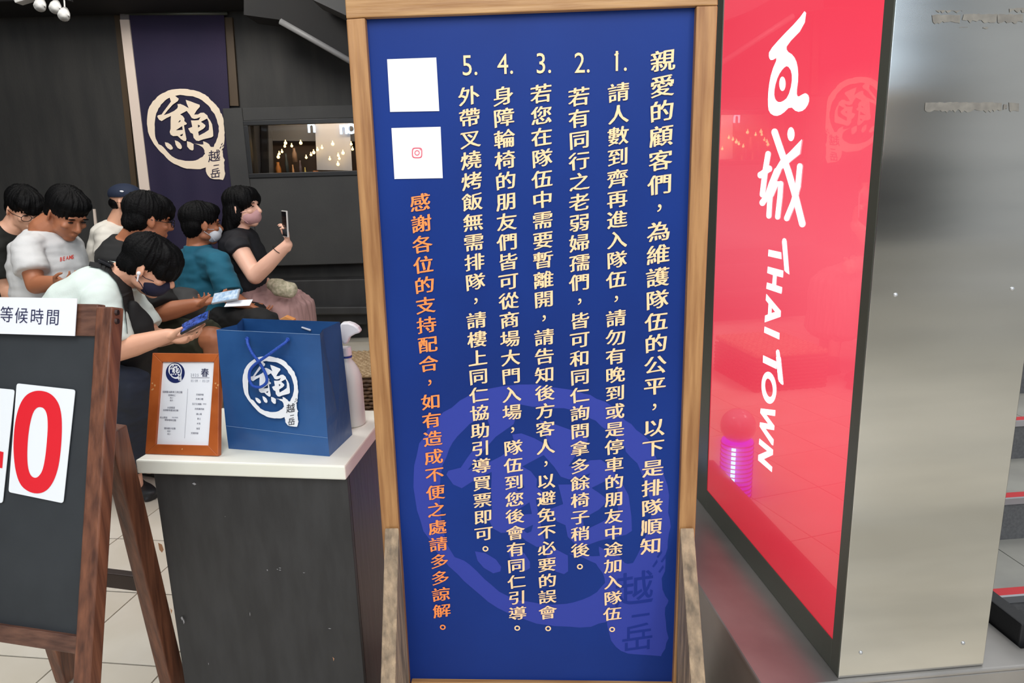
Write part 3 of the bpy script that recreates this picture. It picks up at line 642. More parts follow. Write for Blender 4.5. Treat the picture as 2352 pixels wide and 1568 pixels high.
for x, y, w_, h_ in ((446, 1111, 5, 3), (614, 1309, 1.6, 2), (637, 1307, 2, 1), (643, 1304, 3, 1), (643, 1309, 3, 1), (418, 1420, 3, 5), (422, 1427, 2, 6), (574, 1410, .8, 5), (757, 1443, 4, 1), (517, 1186, .8, .8), (479, 1524, .8, 3), (698, 1315, 3, .8)):
    flat(g, PP.poly([(x-w_, y-h_*.3), (x, y-h_), (x+w_, y+h_*.2), (x+w_*.2, y+h_)], .0022))
g.ob('scuff', scuff_m, fp)
# bag
B0, B1, B2 = flo(525, 1030, TZ), flo(757, 1048, TZ), flo(809, 998, TZ); B3 = B0+(B2-B1)
bag = root('gift_bag', 'blue paper carrier bag with white brush crest on the pedestal top', 'bag', (B0+B1+B2+B3)/4)
yw = math.degrees(math.atan2(-(B1-B0).y, (B1-B0).x)); BPl = Pl(B0, yw, 1.2)
t0 = BPl.px(497, 757); t1 = BPl.px(735, 768)
dn = (B2-B1).normalized()
# back top corners
BK = Pl(B3+dn*.02, yw, -4); t3 = BK.px(557, 731); t2 = BK.px(781, 739)
b1 = B0.lerp(B1, 0)
foldz = .067
def lerp4(a, b, t): return a.lerp(b, t)
g = G(); TK = .0012
def panel(g, c, nu, nv, amp, seed, nrm):   # c: 4 corners (bl, br, tr, tl), creased sheet with thickness
    vs = []
    for j in range(nv+1):
        for i in range(nu+1):
            a, b_ = i/nu, j/nv; p = c[0].lerp(c[1], a).lerp(c[3].lerp(c[2], a), b_)
            e_ = math.sin(math.pi*a)*math.sin(math.pi*b_)
            vs.append(p+nrm*(amp*e_*(noise.noise(V((a*3+seed, b_*3, seed)))*1.5)))
    n = len(vs); fs = [(j*(nu+1)+i, j*(nu+1)+i+1, (j+1)*(nu+1)+i+1, (j+1)*(nu+1)+i) for j in range(nv) for i in range(nu)]
    bd = [i for i in range(nu)]+[nu+j*(nu+1) for j in range(nv)]+[nv*(nu+1)+nu-i for i in range(nu)]+[(nv-j)*(nu+1) for j in range(nv)]
    vs2 = [v-nrm*TK for v in vs]; fs2 = [tuple(i+n for i in f)[::-1] for f in fs]+[(bd[i], bd[(i+1) % len(bd)], bd[(i+1) % len(bd)]+n, bd[i]+n) for i in range(len(bd))]
    g.add(vs+vs2, fs+fs2)
nf = BPl.n; fl0 = B0.lerp(t0, .2)+nf*.0015; fl1 = B1.lerp(t1, .16)+nf*.0015
g = G(); panel(g, (fl0, fl1, t1, t0), 16, 18, .006, 1, nf); panel(g, (B0, B1, fl1, fl0), 12, 4, .001, 3, nf); front = g.ob('front_panel', bag_m, bag)
for a_, b_ in ((fl0, fl1), (t0, t1)): g = G(); g.tube([a_+nf*.0006, b_+nf*.0006], .0005, 5); g.ob('fold_line', M('pale worn fold', (120, 150, 190), .6), front)
g = G(); panel(g, (B3, B2, t2, t3), 12, 10, .004, 5, -nf); g.ob('back_panel', bag_m, bag)
# gusset sides with inward fold
for sd, (f0, f1, k0, k1) in ((1, (B1, t1, B2, t2)), (-1, (B0, t0, B3, t3))):
    sdv = V(BPl.u)*sd; fm = f0.lerp(k0, .5)-sdv*.002; tmid = f1.lerp(k1, .45)-sdv*.022 if sd < 0 else f1.lerp(k1, .38)-sdv*.012
    mz = f0.lerp(k0, .5)+V((0, 0, .07))
    g = G(); vs = [f0, k0, f0.lerp(f1, .24), mz-sdv*.001, k0.lerp(k1, .24), f1, tmid, k1]
    g.add(vs, [(0, 3, 2), (0, 1, 3), (1, 4, 3), (2, 3, 6, 5), (3, 4, 7, 6)])
    vs2 = [v-sdv*TK for v in vs]; g.add(vs2, [(2, 3, 0), (3, 1, 0), (3, 4, 1), (5, 6, 3, 2), (6, 7, 4, 3)])
    g.ob('side_gusset', bag_m, bag)
g = G(); g.prism([B0, B1, B2, B3], (0, 0, .0015)); g.ob('base', bag_m, bag)
g = G(); gd = G(); ffn = lambda x, y, l: BPl.px(540+(x-0)/7.84, 800+y/7.84, .0085+.0004*l)
cc = lambda x, y: (135+(x-122)*(1135-135)/(1338-122), 140+(y-95)*(1410-140)/(1522-95))
crest(lambda x, y, l: ffn(*cc(x, y), l), g, gd); g.ob('crest', white_ink, front); gd.ob('crest_lettering', ink_bk, front)
g = G()
hp = [(568, 779, .004), (570, 792, .014), (580, 812, .02), (593, 829, .02), (605, 848, .017), (613, 868, .016), (610, 881, .016), (596, 889, .017), (581, 886, .018), (573, 872, .019), (574, 852, .021), (584, 838, .024), (600, 826, .026), (620, 812, .026), (642, 796, .018), (655, 787, .012), (661, 781, .004)]
pts = [BPl.px(x, y, d+.004) for x, y, d in hp]
fine = []
for i in range(len(pts)-1):
    p_1 = pts[max(i-1, 0)]; p0_ = pts[i]; p1_ = pts[i+1]; p2_ = pts[min(i+2, len(pts)-1)]
    for k in range(4):
        t = k/4; fine.append(.5*((2*p0_)+(p1_-p_1)*t+(2*p_1-5*p0_+4*p1_-p2_)*t*t+(3*p0_-p_1-3*p1_+p2_)*t**3))
fine.append(pts[-1]); g.tube(fine, .0034, 10); g.ob('cord_handle', rope_m, bag, smooth=True)
g = G(); a = BK.px(694, 752, .006); b_ = BK.px(712, 758, .006); g.caps(a, b_, .0022, .0028); g.ob('cord_end', M('pale cord knot', (190, 194, 204), .6), bag, smooth=True)
for x, y in ((568, 778), (661, 780)):
    g = G(); c = BPl.px(x, y, .006); g.tube([c, c+nf*.002], [.0052, .0045], 12); g.ob('eyelet', rope_m, bag)
p = BK.px(655, 729, -.012); g = G(); g.prism([p+V((-.03, .0, -.27)), p+V((.03, .0, -.27)), p+V((.02, .0, -.006)), p+V((0, .0, .003)), p+V((-.014, 0, -.004))], (0, .02, 0))
g.ob('paper_packet', M('tan paper packet', (206, 140, 76), .6), label='tip of a tan paper packet poking up behind the blue bag', cat='packet', bevel=.001)
# menu frame
MP = Pl(flo(333, 1043, TZ)+V((0, 0, .001)), 9.5, 16.5)
mf = root('menu_frame', 'small orange-brown wooden frame with a menu sheet, left of the blue bag', 'frame', flo(420, 1043, TZ))
o4 = [MP.ab(*p) for p in ((333, 1042), (501, 1047), (503, 812), (350, 810))]
i4 = [MP.ab(*p) for p in ((357, 1020), (478, 1023), (491, 831), (371, 831))]
L4 = lambda q_, d: MP.loc(q_[0], q_[1], d)
for a, b_ in ((0, 1), (1, 2), (2, 3), (3, 0)):
    g = G(); g.prism([L4(o4[a], 0), L4(o4[b_], 0), L4(i4[b_], 0), L4(i4[a], 0)], MP.n*-.014); g.ob('moulding', frame_m, mf, bevel=.0012)
g = G(); g.prism([MP.px(350, 1026, -.006), MP.px(484, 1028, -.006), MP.px(498, 826, -.006), MP.px(364, 826, -.006)], MP.n*-.006); sheet = g.ob('menu_sheet', paper, mf)
tp = MP.loc((o4[2][0]+o4[3][0])/2, o4[2][1]*.72, -.016); g = G(); g.prism([tp-MP.u*.02, tp+MP.u*.02, V((tp.x+.02, tp.y+.075, TZ+.001)), V((tp.x-.02, tp.y+.075, TZ+.001))], (0, .003, 0)); g.ob('easel_back', M('black backing', (30, 28, 28), .6), mf)
g = G(); flat(g, MP.poly(elp(402.5, 856, 21.8, 23.4, 32), -.0055)); g.ob('logo_disc', M('navy disc print', (18, 34, 92), .5), sheet)
g = G(); gd = G(); c0 = MP.px(402, 852, -.005); kk = .0173/605
crest(lambda x, y, l: c0+MP.u*((x-725)*kk)+MP.v*((722-y)*kk)+MP.n*(.0003*l), g, gd); g.ob('crest', white_ink, sheet); gd.ob('crest_lettering', ink, sheet)
g = G(); MD = -.0052
def mtext(g, s, x, y, size, bold=.0, sx=1., pitch=None):
    n = len(s); pitch = pitch or size*.98
    for i, ch in enumerate(s):
        if ch != ' ': put(g, ch, MP.px(x, y, MD)+MP.u*((i-(n-1)/2)*pitch*sx), MP.u, MP.v, size, bold, sx=sx, centre='em' if ord(ch) > 256 else 'bb')
mtext(g, '春', 470.5, 855.5, .021, .01)
for s, x, y, z in (('招牌醬油豚骨工房拉麵', 396, 900, .0052), ('·招牌肉工·', 395, 907.5, .005), ('·肉少·', 394, 913.5, .0045), ('·兩片·', 394, 919.5, .0045), ('大蒜限定', 393, 936, .0052), ('·招牌豚骨醬油拉麵·', 392, 942, .005), ('松山限定', 376, 958.5, .005), ('·辣味噌味拉麵·', 391, 964.5, .005), ('鹽味雞汁拉麵', 390, 983.5, .005), ('·肉多·', 388, 990, .0045), ('·肉少·', 388, 996.5, .0045),
                   ('叉燒拌飯', 459, 906, .005), ('叉燒口糧', 458, 916, .005), ('玉子叉燒飯', 452, 927.5, .005), ('月見雞肉飯', 458, 939, .005), ('溏心蛋', 457, 950.5, .005), ('青江', 457, 961.5, .005), ('木耳', 456, 972.5, .005), ('海苔', 455, 984, .005), ('叉燒拌飯', 447, 994.5, .005)):
    mtext(g, s, x, y, z)
flat(g, MP.poly([(438.5, 866.7), (481, 866.7), (481, 867.5), (438.5, 867.5)], MD))
for i in range(38):
    t = i/38; x = 431-7.5*t; y = 893+114*t; flat(g, MP.poly([(x, y), (x+.7, y), (x+.6, y+1.7), (x-.1, y+1.7)], MD))
g.ob('menu_lettering', ink, sheet)
g = G(); mtext(g, '2025', 447, 861, .0095, 0, .75, .0075); mtext(g, '05/09 - 05/29', 459.5, 874.5, .008, 0, .7, .0052); mtext(g, '（每日限量）', 402, 958.5, .0036); mtext(g, '（限定）', 470, 927.5, .0036)
g.ob('date_lettering', M('grey print', (120, 124, 140), .5), sheet)
g = G(); rnd = random.Random(4)
for cx, cy in ((352, 893), (350, 880), (356, 885), (349, 895), (495, 880), (501, 884), (497, 890), (418, 1031)):
    flat(g, MP.poly([(cx+rnd.uniform(1, 3)*math.cos(t), cy+rnd.uniform(1, 3.6)*math.sin(t)) for t in [k*math.pi/3.5 for k in range(7)]], .0003))
g.ob('worn_patch', M('worn pale wood', (204, 146, 92), .7), mf)
# spray bottle
bt = flo(808, 974, TZ); bot = root('spray_bottle', 'milky white spray bottle with white trigger head behind the blue bag', 'bottle', bt)
def hz(y): return (Pl((bt.x, bt.y, 1)).px(808, y)).z
yb = [(978, .033), (970, .036), (880, .0355), (862, .034), (846, .028), (832, .019), (825, .013), (800, .012)]
pts = [V((bt.x, bt.y, max(TZ+.001, hz(y)))) for y, r_ in yb]; g = G(); g.tube(pts, [r_ for y, r_ in yb], 24); g.ob('bottle_body', plast_p, bot, smooth=True)
zc = hz(800); g = G(); g.tube([V((bt.x, bt.y, zc-.022)), V((bt.x, bt.y, zc-.018))], .0145, 20); g.ob('blue_ring', plast_b, bot)
g = G(); g.tube([V((bt.x, bt.y, zc-.016)), V((bt.x, bt.y, zc+.004))], [.0148, .0135], 20); g.ob('collar', plast_w, bot)
BX = Pl((bt.x, bt.y-.013, 1))
pr = [(783, 742), (800, 741), (812, 745), (822, 752), (827, 760), (828, 764), (815, 768), (803, 775), (800, 782), (797, 790), (788, 791), (780, 775), (778, 755)]
g = G(); g.prism(BX.poly(pr), (0, .026, 0)); g.ob('trigger_head', plast_w, bot, bevel=.005)
g = G(); a = BX.px(786, 770)+V((0, .013, 0)); g.tube([a, a+V((-.018, 0, -.01)), a+V((-.028, 0, -.035))], [.005, .004, .003], 8); g.ob('trigger', plast_w, bot, smooth=True)

# wicker basket on the floor behind
bk0 = flo(770, 950); bk1 = flo(900, 955)
bsk = root('wicker_basket', 'woven brown wicker basket with a tan lid on the floor behind the pedestal', 'basket', (-.85, 4.2, 0))
bx0, bx1, by0, by1, bz = -1.08, -.62, 3.95, 4.5, .21
g = G(); g.box(((bx0+bx1)/2, (by0+by1)/2, bz/2), bx1-bx0-.03, by1-by0-.03, bz-.01); core = g.ob('basket_core', wick_d, bsk)
g = G()
for r_ in range(9):
    z = .012+r_*.022
    for s_, (A, B) in enumerate((((bx0, by0), (bx1, by0)), ((bx1, by0), (bx1, by1)), ((bx0, by0), (bx0, by1)))):
        n = 30; pp = []
        for i in range(n+1):
            t = i/n; w_ = .008*math.sin(i*math.pi/1.5+r_*math.pi)
            pp.append(V((A[0]+(B[0]-A[0])*t+(w_ if s_ else 0), A[1]+(B[1]-A[1])*t+(0 if s_ else w_), z)))
        g.tube(pp, .0095, 5)
g.ob('woven_sides', wick_d, bsk, kind='stuff', smooth=True)
g = G(); g.box(((bx0+bx1)/2, (by0+by1)/2, bz+.008), bx1-bx0, by1-by0, .016)
for r_ in range(20):
    y = by0+.01+r_*.028; pp = [V((bx0+(bx1-bx0)*i/40, y+.004*math.sin(i*2.1), bz+.018+.006*math.sin(i*math.pi/1.5+r_*math.pi))) for i in range(41)]; g.tube(pp, .011, 5)
g.ob('woven_lid', wick_l, bsk, kind='stuff', smooth=True)

# ================================================================== EASEL
EP = Pl(at(258, 705, 1.35), 14, 15.75)
es = root('easel', 'dark brown wooden chalkboard easel with waiting-time notice, left foreground', 'easel', (-.95, 1.25, 0))
def eb(x, y): return EP.ab(x, y)
xr = (eb(258, 705)[0]+eb(205, 1568)[0])/2; xi = (eb(222, 705)[0]+eb(165, 1568)[0])/2; sw = xr-xi; xl = xr-.62
top = eb(240, 704)[1]; botb = (-EP.P.z)/EP.v.z+.0; ra = eb(170, 1462)[1]; rb2 = eb(160, 1500)[1]
def ebox(a0, a1, b0, b1, d0, d1): g = G(); g.prism([EP.loc(a0, b0, d0), EP.loc(a1, b0, d0), EP.loc(a1, b1, d0), EP.loc(a0, b1, d0)], EP.n*(d1-d0)); return g
ebox(xi, xr, botb+.004, top, 0, -.03).ob('front_leg', dk_wood, es, bevel=.003)
ebox(xl, xl+sw, botb+.004, top, 0, -.03).ob('front_leg', dk_wood, es, bevel=.003)
rt = eb(185, 697)[1]; rt0 = eb(185, 771)[1]
ebox(xl+sw, xi, rt0, rt, -.004, -.024).ob('top_rail', dk_wood_h, es, bevel=.002)
rbt = eb(100, 1452)[1]; rbb = eb(100, 1492)[1]
ebox(xl+sw, xi, rbb, rbt, -.002, -.024).ob('bottom_rail', dk_wood_h, es, bevel=.002)
ebox(xl+sw, xi, rbt, rt0, -.012, -.018).ob('chalkboard', slate, es)
for y in (718, 738):
    p = EP.px(252, y, .0); g = G(); g.tube([p+V((.012, -.0, 0)), p+V((.0165, 0, 0))], [.006, .005], 10); g.ob('screw', M('dark screw', (50, 30, 26), .4, .5), es)
# rear legs
def leg(name, p, q, wd, dp, side):
    g = G(); d = (q-p).normalized(); e = (side-d*side.dot(d)).normalized(); f = d.cross(e)
    g.prism([p+e*a*wd/2+f*b_*dp/2 for a, b_ in ((-1, -1), (1, -1), (1, 1), (-1, 1))], q-p); g.ob(name, dk_wood, es, bevel=.003)
rl0 = at(257, 985, 1.50); rl1 = flo(415, 1655, 0)
rl1 = at(401, 1580, 1.62); dd = (rl1-rl0).normalized(); rlf = rl0+dd*((.012-rl0.z)/dd.z)
print('rear leg foot', rlf)
leg('rear_leg', rl0, rlf, .036, .05, EP.u)
off = EP.u*-.34
leg('rear_leg', rl0+off, rlf+off, .036, .05, EP.u)
t1_ = .47; A = rl0.lerp(rlf, .40); A = Pl(rl0, 14, 0).px(330, 1336) if False else rl0+dd*((at(300, 1340, 1.58).z-rl0.z)/dd.z)
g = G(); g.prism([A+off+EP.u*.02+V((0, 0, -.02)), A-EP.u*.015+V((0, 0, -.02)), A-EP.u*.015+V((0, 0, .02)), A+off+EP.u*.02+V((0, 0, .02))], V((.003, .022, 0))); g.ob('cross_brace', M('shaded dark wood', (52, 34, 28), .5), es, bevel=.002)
# paper notice on top rail
nt_ = ebox(*(eb(-240, 720)[0], eb(178, 720)[0]), eb(90, 769)[1], eb(90, 684)[1], .002, .0035)
nt_ = nt_.ob('waiting_notice', paper, label='white paper strip with waiting-time characters across the top of the easel', cat='notice')
g = G()
for ch, x, y in (('等', 15, 722), ('候', 49, 724.5), ('時', 84.5, 727), ('間', 121, 728.5)): put(g, ch, EP.px(x, y, .0042), EP.u, EP.v, .0335, .0, rise=0)
g.ob('notice_lettering', ink, nt_)
# number cards
def card(x0, x1, lab, dig):
    c4 = [(x0+10, 880), (x1, 895), (x1-28, 1157), (x0-17+8, 1131)]
    a0 = [EP.ab(*p) for p in c4]; r_ = .006; pts = []
    cen = (sum(a[0] for a in a0)/4, sum(a[1] for a in a0)/4)
    for i in range(4):
        p = V((a0[i][0], a0[i][1], 0)); pr_ = V((a0[i-1][0], a0[i-1][1], 0)); nx2 = V((a0[(i+1) % 4][0], a0[(i+1) % 4][1], 0))
        A_ = p+(pr_-p).normalized()*r_; B_ = p+(nx2-p).normalized()*r_
        for t in (0, .25, .5, .75, 1): q_ = A_.lerp(p, t).lerp(p.lerp(B_, t), t); pts.append(EP.loc(q_.x, q_.y, -.009))
    g = G(); g.prism(pts, EP.n*.0012); return g.ob('number_card', white_card, label=lab, cat='card', group='number cards on the easel')
k0 = card(20, 165, 'white number card with a big red zero on the chalkboard', '0')
g = G(); cx, cy = 91.5, 1010
out = [(96-7,897)]
oz = [(92,896),(115,902),(133,921),(141,948),(142.5,985),(140,1030),(134,1075),(122,1108),(107,1127),(88,1134),(67,1130),(47,1115),(36,1085),(31,1045),(31,1005),(35,965),(44,931),(57,909),(73,899)]
iz = [(92,934),(101,937),(108,950),(110,975),(108,1010),(104,1050),(98,1080),(89,1094),(80,1098),(70,1092),(64,1075),(62,1045),(64,1005),(69,970),(76,946),(84,936)]
flat(g, EP.poly(smoothp(oz), -.0072), [EP.poly(smoothp(iz), -.0072)]); g.ob('numeral', redp, k0)
k1 = card(-140, 25, 'white number card at the left edge showing part of a red four', '4')
g = G(); flat(g, EP.poly([(-135, 1030), (-38, 905), (-12, 908), (-22, 1030), (8, 1038), (5, 1075), (-26, 1070), (-32, 1125), (-60, 1120), (-54, 1068), (-138, 1055)], -.0072), [EP.poly([(-96, 1028), (-46, 962), (-52, 1034)], -.0072)]); g.ob('numeral', redp, k1)
# ================================================================== PEOPLE
def frame3(F, U):
    F = V(F).normalized(); U = V(U); U = (U-F*U.dot(F)).normalized(); return F, U.cross(F), U
def headgeo(g, c, F, L, U, s):
    P = lambda a, b, d: c+(F*a+L*b+U*d)*s
    g.ell(P(-.012, 0, .032), F*.095*s, L*.075*s, U*.086*s, 24, 16); g.ell(P(.026, 0, -.03), F*.062*s, L*.061*s, U*.082*s, 24, 16)
    g.ell(P(.052, 0, -.092), F*.028*s, L*.03*s, U*.022*s); g.caps(P(.084, 0, .012), P(.106, 0, -.026), .008*s, .0135*s); g.ell(P(.094, 0, -.032), F*.012*s, L*.017*s, U*.009*s)
    g.ell(P(.078, 0, .026), F*.014*s, L*.048*s, U*.01*s); g.ell(P(.084, 0, -.06), F*.011*s, L*.021*s, U*.0065*s); g.ell(P(.081, 0, -.072), F*.011*s, L*.018*s, U*.007*s)
    for k in (-1, 1):
        g.ell(P(-.006, k*.078, -.006), (F*.8+L*k*.5).normalized()*.02*s, L*.008*s, U*.032*s); g.ell(P(.066, k*.04, -.022), F*.016*s, L*.02*s, U*.016*s)
        g.ell(P(.01, k*.045, -.062), F*.04*s, L*.018*s, U*.022*s)
def handgeo(g, wr, d, pn, th, s=1., curl=(25, 30, 25), spread=1., fl=1.):
    d = V(d).normalized(); pn = V(pn); pn = (pn-d*pn.dot(d)).normalized(); sd = pn.cross(d)*th     # sd points to the thumb side
    g.caps(wr-d*.02, wr+d*.015, .026*s, .024*s)
    g.ell(wr+d*.05*s, d*.052*s, sd*.04*s, pn*.0155*s, 18, 12); g.ell(wr+d*.07*s, d*.03*s, sd*.039*s, pn*.0135*s, 18, 12)
    tips = []
    for i, ln in enumerate((.062, .078, .084, .076)):
        p = wr+(d*(.09-.004*abs(i-2))+sd*(-.0285+.019*i))*s; a = 0; dd = (d+sd*(.10*(i-1.5))*spread).normalized()
        for k, fr in enumerate((.46, .31, .23)):
            a += curl[k]; q_ = dd*math.cos(R(a))+pn*math.sin(R(a)); p2 = p+q_*ln*fr*s*fl
            g.caps(p, p2, (.0088-.0009*k)*s, (.0082-.0010*k)*s, 10); p = p2
    p = wr+d*.028*s+sd*.028*s; q1 = p+(d*.6+sd*.62+pn*.4).normalized()*.038*s; q2 = q1+(d*.85+sd*.1+pn*.5).normalized()*.03*s; q3 = q2+(d*.95-sd*.15+pn*.35).normalized()*.024*s
    g.caps(p, q1, .0135*s, .0105*s, 10); g.caps(q1, q2, .0105*s, .0092*s, 10); g.caps(q2, q3, .0092*s, .0075*s, 10)
def cast(bvh, x, y, off=.003, fb=None):
    d = ray(x, y).normalized(); h = bvh.ray_cast(CO, d)
    if h[0] is None: return (CO+d*((fb-CO.y)/d.y)) if fb else None
    n = h[1]; n = n if n.dot(d) < 0 else -n
    return h[0]+n*off
def ribbon(bvh, pts, wpx, off, th, fb):
    A = []; B = []; n = len(pts)
    fine = []
    for i in range(n-1):
        for k in range(5): t = k/5; fine.append((pts[i][0]*(1-t)+pts[i+1][0]*t, pts[i][1]*(1-t)+pts[i+1][1]*t))
    fine.append(pts[-1]); n = len(fine)
    for i, (x, y) in enumerate(fine):
        x0, y0 = fine[max(i-2, 0)]; x1, y1 = fine[min(i+2, n-1)]; dx, dy = x1-x0, y1-y0; l = math.hypot(dx, dy)
        c = cast(bvh, x, y, off, fb); A.append(cast(bvh, x-dy/l*wpx/2, y+dx/l*wpx/2, off, None) or c); B.append(cast(bvh, x+dy/l*wpx/2, y-dx/l*wpx/2, off, None) or c)
    g = G(); vs = []
    for a, b in zip(A, B):
        t = (CO-a).normalized()*th; vs += [a, b, b+t, a+t]
    fs = []
    for i in range(n-1):
        k = i*4
        for j in range(4): fs.append((k+j, k+(j+1) % 4, k+4+(j+1) % 4, k+4+j))
    fs += [(0, 1, 2, 3), (4*n-4, 4*n-3, 4*n-2, 4*n-1)]
    return g.add(vs, fs)
def shoe(g, heel, d, L=.27):
    d = V(d).normalized(); s = V((0, 0, 1)).cross(d)
    h = V((heel.x, heel.y, 0)); U = V((0, 0, 1))
    g.ell(h+d*.06+U*.042, d*.06, s*.036, U*.042); g.ell(h+d*L*.62+U*.032, d*.11, s*.047, U*.034); g.ell(h+d*L*.45+U*.045, d*.1, s*.038, U*.042); g.caps(h+d*.05+U*.05, h+d*.055+U*.1, .04, .038)
    g.loft([(h+d*.012+U*.012, .034, .013), (h+d*.1+U*.012, .036, .013), (h+d*.19+U*.012, .048, .013), (h+d*(L-.01)+U*.012, .034, .013)], s, 14)
def hair_bits(kind, P, F, L, U, s):
    g = G()
    base = [((-.018, 0, .05), (.106, .088, .086)), ((-.05, 0, .0), (.062, .079, .07)), ((.028, 0, .078), (.072, .078, .05))]
    if kind == 'fringe': base += [((.078, .02, .06), (.03, .05, .035)), ((.07, -.03, .064), (.034, .04, .034)), ((.092, .0, .035), (.016, .045, .026)), ((-.07, 0, -.02), (.045, .065, .05))]
    if kind == 'fringe' and s < 1.01 and F.z < -.5: base += [((.088, 0, .03), (.024, .062, .05)), ((.06, -.045, .03), (.03, .03, .045))]
    if kind == 'crop': base += [((-.055, 0, -.02), (.05, .07, .06))]
    if kind == 'cap': base = [((-.05, 0, .0), (.062, .078, .05))]
    if kind == 'long': base += [((-.02, 0, .03), (.1, .086, .09)), ((-.06, 0, -.03), (.065, .082, .09)), ((.03, .05, .05), (.06, .04, .06)), ((.03, -.05, .05), (.06, .04, .06)), ((-.02, -.07, -.02), (.045, .022, .075)), ((-.02, .07, -.02), (.045, .022, .075))]
    for (a, b, c_), (x, y, z) in base: g.ell(P(a, b, c_), F*x*s, L*y*s, U*z*s, 20, 14)
    return g
def hairnoise(g, P, F, L, U, amt):
    o = P(-.03, 0, .09)
    for i, v in enumerate(g.v):
        r = v-o; f, l, u = r.dot(F), r.dot(L), r.dot(U); az = math.atan2(l, f); ln = math.hypot(f, l); nrm = (v-P(-.015, 0, .0)).normalized()
        q = V((math.cos(az)*7, math.sin(az)*7, (ln-u)*7)); q2 = V((math.cos(az+ln*2)*26, math.sin(az+ln*2)*26, (ln-u)*14))
        g.v[i] = v+nrm*amt*(.007*noise.noise(q)+.0045*noise.noise(q2)-.001)
    return g
def person(label, d):
    z = d['z']; A3 = lambda t: at(t[0], t[1], t[2] if len(t) > 2 else z)
    hip = A3(d['torso'][-1][:3] if False else (d['torso'][-1][0], d['torso'][-1][1], d.get('hipz', z)))
    rt_ = root('person', label, 'person', (hip.x, hip.y, 0), d.get('group'))
    side = V(d['side']).normalized(); s = d.get('s', 1.)
    c = A3(d['head']); F, L, U = frame3(d['F'], d.get('U', (0, 0, 1))); P = lambda a, b, e: c+(F*a+L*b+U*e)*s
    sk = d.get('skin', skin); g = G(); headgeo(g, c, F, L, U, s)
    tor = []
    for t in d['torso']:
        if len(t) == 5: tor.append((at(t[0], t[1], t[2]), t[3], t[4]))
        else: tor.append((at(t[0], t[1], z), t[2], t[3]))
    nb = tor[0][0]; r = .054*s*d.get('neck', 1)
    g.caps(P(-.03, 0, -.035), nb, r, r*1.08, 16); g.loft([(p, a*.88, b*.84) for p, a, b in tor], side)
    sh = G(); inf = d.get('inf', .012); sh.loft([(p, a+inf, b+inf) for p, a, b in tor[1:]], side, 24); p, a, b = tor[0]; sh.loft([(tor[0][0].lerp(tor[1][0], .0), a*1.05, b*1.08), (tor[0][0].lerp(tor[1][0], .8), tor[1][1]*.9, tor[1][2]*.95)], side, 20, (0, 1))
    for arm in d['arms']:
        a, b, c_ = A3(arm['sh']), A3(arm['el']), A3(arm['wr']); k = arm.get('k', 1.)
        g.caps(a, b, .052*k, .043*k, 16); g.caps(b, b.lerp(c_, .35), .043*k, .042*k, 16); g.caps(b.lerp(c_, .35), c_, .042*k, .027*k, 16); g.caps(a, tor[1][0], .046*k, .05)
        handgeo(g, c_, arm.get('d', (c_-b)), arm.get('pn', (0, 0, 1)), arm.get('th', 1), arm.get('hs', .95), arm.get('curl', (25, 30, 25)), fl=arm.get('fl', 1.))
        t = arm.get('sl', .75); e = a.lerp(b, t); rs = arm.get('sr', .072)
        ext = (b-a).normalized()
        sh.sph(a, rs*.98, 16, 12); sh.tube([a-ext*.01, a.lerp(e, .5), e-ext*.004, e], [rs*.97, rs*1.0, rs*1.04, rs*1.02], 18); sh.caps(a, tor[1][0], rs*.95, .075); sh.caps(a.lerp(b, .1), tor[2][0], rs*.8, .08)
    lg = d.get('legs', []); tr = G()
    for l in lg:
        h, k, an = A3(l[0]), A3(l[1]), A3(l[2]); rr_ = l[3] if len(l) > 3 else 1.
        g.caps(h, k, .07*rr_, .055*rr_, 14); g.caps(k, an, .052*rr_, .036*rr_, 14); g.caps(an, V((an.x, an.y, .05)), .036, .034)
        if d.get('shorts'): tr.tube([h, h.lerp(k, .5), h.lerp(k, .9)], [.098*rr_, .09*rr_, .088*rr_], 18); tr.sph(h, .098*rr_)
        elif not d.get('skirt'): tr.caps(h, k, .09*rr_, .078*rr_, 18); tr.tube([k, k.lerp(an, .35), k.lerp(an, .92), k.lerp(an, 1.02)], [.077*rr_, .076*rr_, .062*rr_, .058*rr_], 18)
    if d.get('skirt'):
        for st_ in d['skirt']: tr.loft([(at(x, y, zz), a, b) for x, y, zz, a, b in st_], side, 26)
    body = fuse(g, d.get('vox', .006), 2, None).ob('body', sk, rt_, smooth=True)
    fz = d.get('folds', 1.)
    shg = fuse(sh, .008, 5, [(7, .012*fz, (1, 1, 1.6)), (15, .0055*fz, (1, .8, 2.2)), (40, .0012*fz, (1, 1, 1.4))]); sho = shg.ob('shirt', d['shirt'], rt_, smooth=True)
    bvh = BVHTree.FromPolygons([tuple(v) for v in shg.v], shg.f)
    if lg or d.get('skirt'):
        p, a, b = tor[-1]; tr.ell(p, side*(a+.01), side.cross(V((0, 0, 1)))*(b+.02), V((0, 0, .11)), 20, 14)
        fn_ = [(9, .016, (1, 1, 1.4)), (24, .006, (1, 1, 2.))] if not d.get('skirt') else [(5, .01, (1, 1, 1)), (60, .010, (1, 1, .12))]
        fuse(tr, .009, 4, fn_).ob(d.get('pants', 'trousers'), d['trousers'], rt_, smooth=True)
    hg = hair_bits(d.get('hair', 'fringe'), P, F, L, U, s)
    if 'hairx' in d: hg.loft([(at(x, y, zz), a, b) for x, y, zz, a, b in d['hairx']], L, 20)
    hairnoise(fuse(hg, .0042, 12), P, F, L, U, d.get('hn', 1.)).ob('hair', hair_m, rt_, smooth=True)
